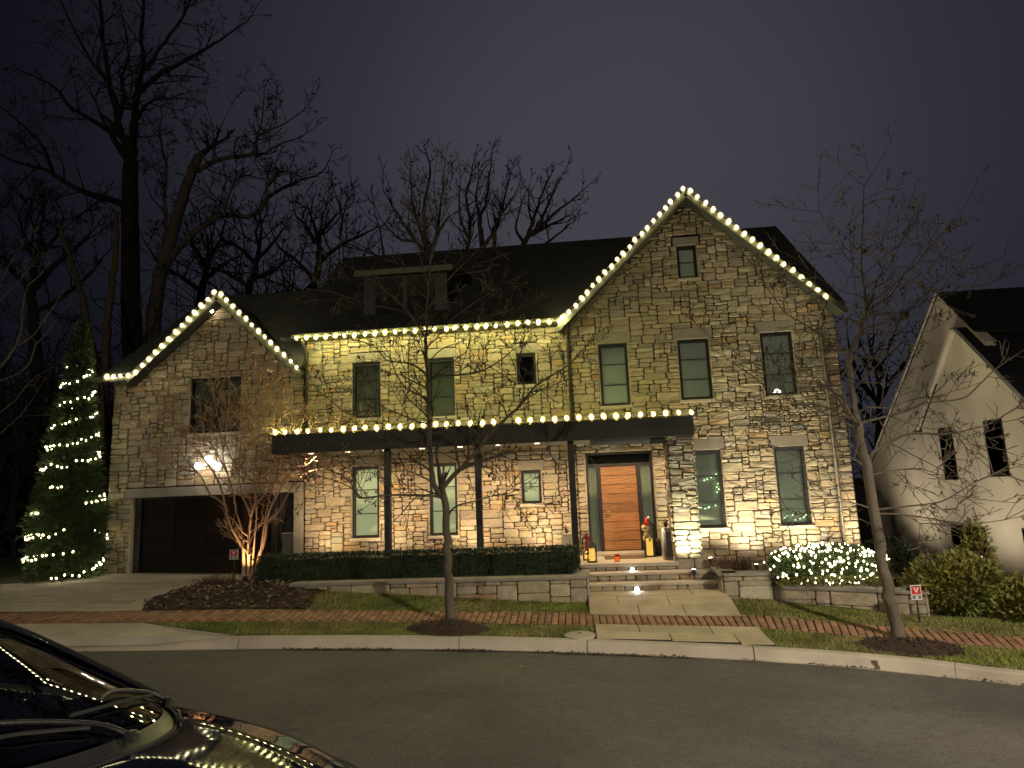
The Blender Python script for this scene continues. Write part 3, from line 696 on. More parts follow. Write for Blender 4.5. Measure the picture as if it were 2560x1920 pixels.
def ashlar(nx, nz, free, rows_forbid=(), big=1.0):
    occ = [[not free(i, j) for i in range(nx)] for j in range(nz)]; rects = []
    for j in range(nz):
        for i in range(nx):
            if occ[j][i]: continue
            h = random.choices([1, 2, 3, 4], [.20, .46, .26, .08*big])[0]; w = max(3, min(10, int(round(h*random.uniform(1.25, 3.6)))))
            if h == 1: w = random.randint(4, 8)
            while any(j < r < j+h for r in rows_forbid) or j+h > nz: h -= 1
            run = 0
            while i+run < nx and not occ[j][i+run] and run < 14: run += 1
            if run <= w or (run-w <= 2 and run <= 11): w = run
            elif run-w <= 2: w = max(3, run-3)
            hh = 1
            while hh < h and all(not occ[j+hh][i+q] for q in range(w)): hh += 1
            for a in range(hh):
                for b in range(w): occ[j+a][i+b] = True
            rects.append((i, j, w, hh))
    return rects
def snap(v, o, cell): return o+round((v-o)/cell)*cell
def masonry(parent, name, origin, u, nrm, W, H, openings=(), clip=None, cell=.054, depth=(.028, .062), rows_forbid=(), top=None, big=1.0, score=1.0):
    """A stone face: mortar backing (one part) with every stone raised from it."""
    origin = Vector(origin); u = Vector(u); nrm = Vector(nrm); nx = int(round(W/cell)); nz = int(round(H/cell))
    def P(a, b, d): return origin+u*a+Vector((0, 0, b))+nrm*d
    def free(i, j):
        x = (i+.5)*cell; z = (j+.5)*cell
        if any(a < x < b and c < z < d for a, b, c, d in openings): return False
        if top and z > top(x)+cell*.6: return False
        return True
    back = MB()
    for j in range(nz):
        i = 0
        while i < nx:
            if not free(i, j): i += 1; continue
            k = i
            while k < nx and free(k, j): k += 1
            pl = [(i*cell, j*cell), (k*cell, j*cell), (k*cell, (j+1)*cell), (i*cell, (j+1)*cell)]
            if clip and j*cell >= clip[0]-1e-6:
                for c in clip[1]: pl = clip_poly(pl, *c) if len(pl) > 2 else []
            if len(pl) > 2: back.add([tuple(P(a, b, 0)) for a, b in pl], [tuple(range(len(pl)))])
            i = k
    wall = back.build(name, 'mortar', parent)
    for (i, j, w, h) in ashlar(nx, nz, free, rows_forbid, big):
        jx = lambda: random.uniform(-.008, .008)
        x0, x1, z0, z1 = i*cell, (i+w)*cell, j*cell, (j+h)*cell
        pl = [(x0+jx(), z0+jx()), (x1+jx(), z0+jx()), (x1+jx(), z1+jx()), (x0+jx(), z1+jx())]
        if clip and j*cell >= clip[0]-1e-6:
            for c in clip[1]: pl = clip_poly(pl, *c) if len(pl) > 2 else []
        if len(pl) < 3: continue
        ar = abs(sum(pl[k][0]*pl[(k+1) % len(pl)][1]-pl[(k+1) % len(pl)][0]*pl[k][1] for k in range(len(pl))))/2
        if ar < .0012: continue
        STONES.append((ar*score, wall, stone_mb(pl, P, random.uniform(*depth))))
    return wall
def flush_stones(limit):
    STONES.sort(key=lambda s: -s[0]); groups = {}
    for k, (a, wall, mb) in enumerate(STONES):
        if k < limit:
            n = len(mb.v); c = Vector((sum(v[0] for v in mb.v)/n, sum(v[1] for v in mb.v)/n, sum(v[2] for v in mb.v)/n))
            mb.build('stone', 'stone', wall, loc=tuple(c))
        else:
            g = groups.setdefault(wall.name, (wall, MB()))[1]
            for_c = mb.c[0]; g.add(mb.v, mb.f, for_c)
    for wall, g in groups.values(): tag(g.build('small_stones', 'stone', wall), kind='stuff')
    STONES.clear()

# ---------------------------------------------------------------- the stone house
house = thing('stone_house', (-3, 16.2, .3), 'large two-storey fieldstone house with two gables, covered porch and roofline lights', 'house')
YM, YG, C = 16.20, 16.10, .054
def snapr(r, ox, oz): return (snap(r[0], ox, C), snap(r[1], ox, C), snap(r[2], oz, C), snap(r[3], oz, C))
def window(r, y, bars, shade='shade', lintel=.25, wide=.08, sill=True, frame=.062, split=False, lname='lintel'):
    x0, x1, z0, z1 = r; d = .10
    f = MB(); yf = y+.035
    f.box(x0, x0+frame, yf, yf+.09, z0, z1); f.box(x1-frame, x1, yf, yf+.09, z0, z1)
    f.box(x0+frame, x1-frame, yf, yf+.09, z0, z0+frame); f.box(x0+frame, x1-frame, yf, yf+.09, z1-frame*1.3, z1)
    if split: f.box((x0+x1)/2-.05, (x0+x1)/2+.05, yf, yf+.09, z0+frame, z1-frame)
    w = f.build('window', 'black', house)
    rv = MB(); t = .004                                                # reveal
    rv.box(x0-.03, x0-t, y-.012, y+.2, z0-.02, z1+.0); rv.build('reveal', 'lime', w)
    MB().box(x1+t, x1+.03, y-.012, y+.2, z0-.02, z1).build('reveal', 'lime', w)
    cols_ = [(x0+frame, x1-frame)] if not split else [(x0+frame, (x0+x1)/2-.05), ((x0+x1)/2+.05, x1-frame)]
    for a, b in cols_:
        MB().box(a, b, y+.085, y+.089, z0+frame, z1-frame*1.3).build('pane', 'glass', w)
        for k in range(bars):
            zz = z0+(z1-z0)*(k+1)/(bars+1); bx('muntin', 'black', w, a, b, y+.065, y+.084, zz-.012, zz+.012)
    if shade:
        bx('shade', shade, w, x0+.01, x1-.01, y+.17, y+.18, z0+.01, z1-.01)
    else:
        k = MB(); k.box(x0, x1, y+.62, y+.63, z0, z1); k.box(x0-.01, x0, y+.13, y+.62, z0, z1); k.box(x1, x1+.01, y+.13, y+.62, z0, z1); k.box(x0, x1, y+.13, y+.62, z0-.01, z0); k.box(x0, x1, y+.13, y+.62, z1, z1+.01)
        k.build('dark_interior', 'dark', w)
    if sill: bx('sill', 'lime', w, x0-.05, x1+.05, y-.07, y+.05, z0-.075, z0-.004, bevel=.008)
    if lintel: bx(lname, 'limegrey', w, x0-wide, x1+wide, y-.035, y+.1, z1+.004, z1+lintel, bevel=.01)
    return w
# middle wall
ox, oz = -6.97, .40
MW = {k: snapr(r, ox, oz) for k, r in dict(U1=(-5.74,-4.99,4.27,5.75), U2=(-3.755,-3.02,4.26,5.75), U3=(-1.41,-.935,4.92,5.74),
      L1=(-5.72,-5.0,1.28,3.03), L2=(-3.745,-3.03,1.28,3.03), L3=(-1.42,-.935,1.975,2.78)).items()}
def ops(rects, ox, oz, lin=.25, wide=.08, sill=.075):
    o = []
    for r in rects:
        o.append((r[0]-ox, r[1]-ox, r[2]-oz, r[3]-oz))
        if lin: o.append((snap(r[0]-wide, ox, C)-ox, snap(r[1]+wide, ox, C)-ox, r[3]-oz, snap(r[3]+lin, oz, C)-oz))
        if sill: o.append((snap(r[0]-.05, ox, C)-ox, snap(r[1]+.05, ox, C)-ox, snap(r[2]-sill, oz, C)-oz, r[2]-oz))
    return o
masonry(house, 'middle_wall', (ox, YM, oz), (1,0,0), (0,-1,0), C*129, 6.0, ops(MW.values(), ox, oz))
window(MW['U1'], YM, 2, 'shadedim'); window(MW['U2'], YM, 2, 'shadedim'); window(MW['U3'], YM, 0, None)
window(MW['L1'], YM, 2, 'glowshade'); window(MW['L2'], YM, 2, 'glowshade'); window(MW['L3'], YM, 1, 'glowshade')
# main gable
ox, oz = -.02, -.10
APX, APZ = 3.05, 9.42; SL, SR = .967, .935
GW = {k: snapr(r, ox, oz) for k, r in dict(A=(2.77,3.27,7.42,8.28), U1=(.655,1.395,4.30,5.865), U2=(2.635,3.40,4.32,5.85), U3=(4.645,5.40,4.31,5.87),
      L1=(2.66,3.41,1.27,3.085), L2=(4.66,5.395,1.26,3.085)).items()}
DOOR = snapr((.205,1.79,.74,3.13), ox, oz)
go = ops(GW.values(), ox, oz, .27, .09)+[(DOOR[0]-ox, DOOR[1]-ox, DOOR[2]-oz, DOOR[3]-oz)]
cl = (6.2-oz, [(-SL, 1, APZ-oz-SL*(APX-ox)), (SR, 1, APZ-oz+SR*(APX-ox))])
masonry(house, 'gable_wall', (ox, YG, oz), (1,0,0), (0,-1,0), 6.44, 9.66, go, clip=cl, top=lambda x: min(APZ-oz-SL*(APX-ox-x), APZ-oz-SR*(x-(APX-ox))))
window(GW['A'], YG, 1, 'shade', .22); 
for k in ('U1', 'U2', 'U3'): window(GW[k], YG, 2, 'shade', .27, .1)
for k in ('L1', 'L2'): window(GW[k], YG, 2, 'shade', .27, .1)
# garage wing
ox, oz = -12.28, .42
GAR = snapr((-11.56,-7.2,.42,2.46), ox, oz); GWN = snapr((-10.13,-8.70,4.10,5.53), ox, oz)
gx0, gx1 = ox, ox+C*98
GLN = (-11.80, -7.2, GAR[3], GAR[3]+.245)
go = [(GAR[0]-ox, GAR[1]-ox, -.1, GAR[3]-oz), (snap(GLN[0], ox, C)-ox, GAR[1]+.5-ox, GAR[3]-oz, snap(GLN[3], oz, C)-oz), (GAR[1]-ox, 9, -.1, GAR[3]-oz)]+ops([GWN], ox, oz, 0, 0)
gAX, gAZ = -9.24, 7.56; gl_, gr_ = .86, .90
top_g = lambda x: C*96 if (x+ox < -11.52 or x+ox > -7.08) else max(C*96, min(gAZ-oz-gl_*(gAX-ox-x), gAZ-oz-gr_*(x-(gAX-ox))))
masonry(house, 'garage_wall', (ox, YG, oz), (1,0,0), (0,-1,0), C*98, C*134, go, clip=(C*96, [(-gl_, 1, gAZ-oz-gl_*(gAX-ox)), (gr_, 1, gAZ-oz+gr_*(gAX-ox))]), rows_forbid=(96,), top=top_g)
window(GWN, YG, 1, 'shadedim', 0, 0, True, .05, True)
bx('garage_lintel', 'limegrey', house, GLN[0], -9.6, YG-.05, YG+.1, GAR[3]+.004, GLN[3], bevel=.01)
bx('garage_lintel', 'limegrey', house, -9.593, gx1, YG-.05, YG+.1, GAR[3]+.004, GLN[3], bevel=.01)
bx('jamb', 'limegrey', house, GAR[1]+.0, gx1, YG-.05, YG+.1, .35, GAR[3], bevel=.01)
bx('jamb', 'lime', house, GAR[0]-.06, GAR[0], YG-.03, YG+.1, .35, GAR[3], bevel=.01)
# garage door: dark wood panels
gd = MB(); y = YG+.22
gd.box(GAR[0], GAR[0]+.16, y-.12, y+.05, .40, GAR[3]); gd.box(-7.86, -7.70, y-.12, y+.05, .40, GAR[3]); gd.box(GAR[0]+.16, -7.86, y-.05, y+.05, GAR[3]-.05, GAR[3]); gd.box(GAR[0], GAR[1], y+.06, y+.1, .35, GAR[3])
gdo = gd.build('garage_door', 'black', house)
gw = (-7.86-(GAR[0]+.16))/4
for i in range(4):
    for j in range(4):
        xa = GAR[0]+.16+gw*i; za = .47+(GAR[3]-.05-.47)*j/4; zb = .47+(GAR[3]-.05-.47)*(j+1)/4
        bx('panel', 'garage', gdo, xa+.006, xa+gw-.006, y-.02, y+.03, za+.004, zb-.004, bevel=.004)
sd = bx('side_gate', 'black', house, -7.70, GAR[1], y+.0, y+.05, .42, GAR[3])
bx('gate_panel', 'greypanel', sd, -7.62, GAR[1]-.06, y-.02, y-.002, .55, 1.40, bevel=.004)
bx('gate_rail', 'lime', sd, -7.62, GAR[1]-.06, y-.03, y-.002, 1.42, 1.45)
# side walls and backs, plain
bx('side_wall', 'mortar', house, 6.38, 6.42, 16.11, 24.6, -.4, 6.4); bx('side_wall', 'mortar', house, -12.28, -12.24, 16.11, 21.3, .2, 5.6)
MB().prism([(6.36,16.3,6.4),(6.36,24.6,6.4),(6.36,20.5,10.0)], (.03,0,0)).build('side_wall', 'mortar', house)

# roofs
def roof(name, P, mat='roof', th=.10, parent=house):
    P = [Vector(p) for p in P]; e = (P[1]-P[0]).normalized(); nn = (P[1]-P[0]).cross(P[-1]-P[0]).normalized(); v = nn.cross(e)
    if nn.z < 0: nn = -nn
    mb = MB(); n = len(P); A = [tuple(p) for p in P]; B = [tuple(p-nn*th) for p in P]
    mb.add(A+B, [tuple(range(n)), tuple(reversed(range(n, 2*n)))]+[(i, n+i, n+(i+1) % n, (i+1) % n) for i in range(n)])
    uv = [((p-P[0]).dot(e), (p-P[0]).dot(v)) for p in P]; mb.uv = uv+uv
    return mb.build(name, mat, parent)
EV = 6.44
mz = lambda y: EV+(y-15.74)*(10.31-EV)/4.76
r1 = roof('main_roof', [(x_, y_, mz(y_)) for x_, y_ in ((-7.5,15.74),(-.20,15.74),(3.05,19.50),(6.45,15.74),(6.58,15.74),(6.72,20.5),(-7.5,20.5))])
roof('rear_slope', [(-7.5,25.26,EV),(6.72,25.26,EV),(6.72,20.5,10.31),(-7.5,20.5,10.31)], parent=r1)
r2 = roof('gable_roof', [(-.32,15.70,6.24),(3.05,15.70,9.53),(3.05,19.7,9.53),(-.32,19.7,6.24)])
roof('right_slope', [(6.55,15.70,6.26),(3.05,15.70,9.53),(3.05,19.7,9.53),(6.55,19.7,6.26)], parent=r2)
MB().beam((-.33,15.675,6.17),(3.05,15.675,9.47),.05,.13).build('rake_board', 'gutter', r2)
MB().beam((6.56,15.675,6.19),(3.05,15.675,9.47),.05,.13).build('rake_board', 'gutter', r2)
gz_ = lambda y: 5.66+(y-15.72)*2.96/2.88
r3 = roof('garage_roof', [(x_, y_, gz_(y_)) for x_, y_ in ((-12.5,15.72),(-11.62,15.72),(-9.22,17.70),(-7.02,15.72),(-6.9,15.72),(-6.9,18.6),(-11.2,18.6))])
roof('hip_slope', [(-12.5,15.72,5.66),(-11.2,18.6,8.62),(-12.5,21.5,5.66)], parent=r3)
roof('rear_slope', [(-12.5,21.5,5.66),(-6.9,21.5,5.66),(-6.9,18.6,8.62),(-11.2,18.6,8.62)], parent=r3)
r4 = roof('garage_gable_roof', [(-11.75,15.70,5.50),(-9.22,15.70,7.70),(-9.22,17.9,7.70),(-11.75,17.9,5.50)])
roof('right_slope', [(-6.9,15.70,5.50),(-9.22,15.70,7.70),(-9.22,17.9,7.70),(-6.9,17.9,5.50)], parent=r4)
MB().beam((-11.8,15.675,5.40),(-9.22,15.675,7.63),.05,.16).build('rake_board', 'gutter', r4)
MB().beam((-6.86,15.675,5.40),(-9.22,15.675,7.63),.05,.16).build('rake_board', 'gutter', r4)
bx('gutter', 'gutter', house, -7.15, -.2, 15.60, 15.73, 6.37, 6.48, bevel=.02)
bx('gutter', 'gutter', house, -12.5, -11.6, 15.58, 15.71, 5.50, 5.62, bevel=.02)
bx('soffit', 'gutter', house, -7.15, -.2, 15.731, 16.19, 6.385, 6.41)
for x, z0, z1 in ((-6.89, 3.74, 6.36), (-.075, 3.74, 6.36), (6.02, .30, 6.2)):
    MB().tube([(x,15.70,z1),(x,15.85,z1-.15),(x,16.02 if x < 6 else 16.0,z1-.3),(x,16.02 if x < 6 else 16.0,z0)], .042, 8).build('downspout', 'bronze', house, smooth=True)
# dormer
dm = bx('dormer', 'black', house, -5.55, -3.25, 16.62, 18.3, 6.8, 8.32)
dw = bx('dormer_window', 'black', dm, -5.28, -3.52, 16.60, 16.619, 7.02, 8.20)
for a, b in ((-5.22, -4.46), (-4.34, -3.58)):
    bx('pane', 'dark', dw, a, b, 16.585, 16.599, 7.08, 8.14)
    bx('muntin', 'black', dw, a, b, 16.578, 16.584, 7.60, 7.62)
bx('sill', 'bronze', dm, -5.7, -3.1, 16.5, 16.62, 6.86, 6.98)
roof('dormer_roof', [(-5.75,16.42,8.34),(-3.05,16.42,8.34),(-3.05,18.9,9.02),(-5.75,18.9,9.02)], parent=dm)
bx('fascia', 'bronze', dm, -5.75, -3.05, 16.39, 16.415, 8.18, 8.33)

# porch
PX0, PX1, PY0 = -6.90, 2.52, 14.18
po = MB().box(PX0, PX1, PY0, PY0+.06, 3.33, 3.74); po.box(PX0, PX0+.06, PY0+.06, YM-.02, 3.33, 3.74); po.box(PX1-.06, PX1, PY0+.06, YG-.06, 3.33, 3.74)
por = po.build('porch_roof', 'fascia', house, bevel=.006)
bx('deck', 'gutter', por, PX0+.06, PX1-.06, PY0+.06, YG-.05, 3.66, 3.715); bx('soffit', 'greypanel', por, PX0+.061, PX1-.061, PY0+.061, YG-.05, 3.36, 3.40)
bx('drip_edge', 'gutter', por, PX0-.06, PX1+.06, PY0-.07, PY0+.08, 3.741, 3.762)
bx('beam', 'greypanel', por, .30, 1.60, 14.40, 14.55, 3.22, 3.345); bx('beam', 'black', por, 1.603, 1.93, 14.40, 14.55, 3.20, 3.345)
for x in (-4.30, -2.22, -.13): bx('post', 'black', house, x-.07, x+.07, 14.44, 14.58, .55, 3.36, bevel=.006)
pd = MB().box(-.08, 1.99, 14.25, 16.05, .63, .71); pl_ = pd.build('porch_landing', 'lime', house, bevel=.01)
bx('riser', 'mortar', pl_, -.06, 1.97, 14.31, 16.0, .2, .63)
# pier with stone on three faces
pier = bx('porch_pier', 'mortar', house, 1.97, 2.47, 14.33, 14.83, .30, 3.345)
masonry(pier, 'pier_face', (1.95,14.325,.33), (1,0,0), (0,-1,0), .56, 3.01, score=1.2)
masonry(pier, 'pier_face', (1.965,14.86,.33), (0,-1,0), (-1,0,0), .56, 3.01, score=.3)
masonry(pier, 'pier_face', (2.475,14.30,.33), (0,1,0), (1,0,0), .56, 3.01, score=.2)
# entrance
x0, x1, z0, z1 = DOOR; y = YG+.12
fr = MB(); fr.box(x0, x0+.05, y, y+.12, z0, z1); fr.box(x1-.05, x1, y, y+.12, z0, z1); fr.box(x0+.05, x1-.05, y, y+.12, z1-.06, z1); fr.box(x0+.05, x1-.05, y+.01, y+.12, 2.80, 2.86)
DX0, DX1 = .545, 1.425
fr.box(DX0-.09, DX0, y, y+.12, z0, 2.80); fr.box(DX1, DX1+.09, y, y+.12, z0, 2.80)
df = fr.build('door_frame', 'black', house)
bx('transom', 'dark', df, x0+.05, x1-.05, y+.08, y+.1, 2.86, z1-.06)
MB().box(x0+.05, x1-.05, y+.05, y+.054, 2.86, z1-.06).build('transom_pane', 'glass', df)
for a, b in ((x0+.05, DX0-.09), (DX1+.09, x1-.05)):
    MB().box(a, b, y+.05, y+.054, z0+.04, 2.80).build('sidelight_pane', 'glass', df)
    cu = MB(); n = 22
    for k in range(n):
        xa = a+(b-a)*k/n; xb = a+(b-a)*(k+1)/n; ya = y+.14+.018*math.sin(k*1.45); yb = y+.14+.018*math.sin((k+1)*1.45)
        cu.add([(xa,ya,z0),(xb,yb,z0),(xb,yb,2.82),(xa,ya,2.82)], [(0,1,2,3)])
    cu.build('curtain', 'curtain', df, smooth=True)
door = bx('front_door', 'black', house, DX0, DX1, y+.06, y+.10, z0, 2.80)
zz = z0+.02
for k in range(9):
    h = (2.79-z0-.02)/9; bx('plank', 'door', door, DX0+.006, DX1-.006, y+.025, y+.059, zz+.005, zz+h-.005, bevel=.004); zz += h
hd = MB(); hd.tube([(DX0+.07,y+.025,1.70),(DX0+.07,y-.03,1.70),(DX0+.19,y-.03,1.70)], .014, 6); hd.build('lever', 'gold', door, smooth=True)
MB().box(DX0+.05, DX0+.17, y+.012, y+.024, 1.58, 1.61).build('lock', 'gold', door)
bx('threshold', 'lime', house, .18, 1.82, 15.72, YG+.2, .711, .765, bevel=.008)
bx('reveal', 'lime', df, x0-.03, x0-.002, YG-.012, y+.12, z0, z1); bx('reveal', 'lime', df, x1+.002, x1+.03, YG-.012, y+.12, z0, z1); bx('reveal', 'lime', df, x0-.03, x1+.03, YG-.02, y+.12, z1+.002, z1+.10)
flush_stones(300)

# porch ceiling lights (recessed cans)
def spot(name, loc, to, power, color, angle, blend=.6, rad=.03, parent=None):
    d = bpy.data.lights.new(name, 'SPOT'); d.energy = power; d.color = color; d.spot_size = R(angle); d.spot_blend = blend; d.shadow_soft_size = rad
    o = bpy.data.objects.new(name, d); col.objects.link(o); v = Vector(to)-Vector(loc)
    o.rotation_euler = v.to_track_quat('-Z', 'Y').to_euler()
    if parent: o.parent = parent; o.location = Vector(loc)-org(parent)
    else: o.location = loc
    return o
WARM = (1.0, .70, .40); 
M['can'] = emat('warm_lamp', (1.0, .72, .42), 4.0)
for x, p in ((-6.3, 135), (-5.4, 135), (-4.5, 135), (-3.6, 135), (-2.7, 135), (-1.8, 135), (-.9, 135), (.55, 190), (1.45, 190)):
    c = MB().lathe([(.06, 0), (.06, -.012)], (x, 14.95, 3.359), 14).build('recessed_light', 'can', por)
    spot('can_beam', (x, 14.95, 3.335), (x, 15.75, .6), p, WARM, 140, 1.0, .05, por)
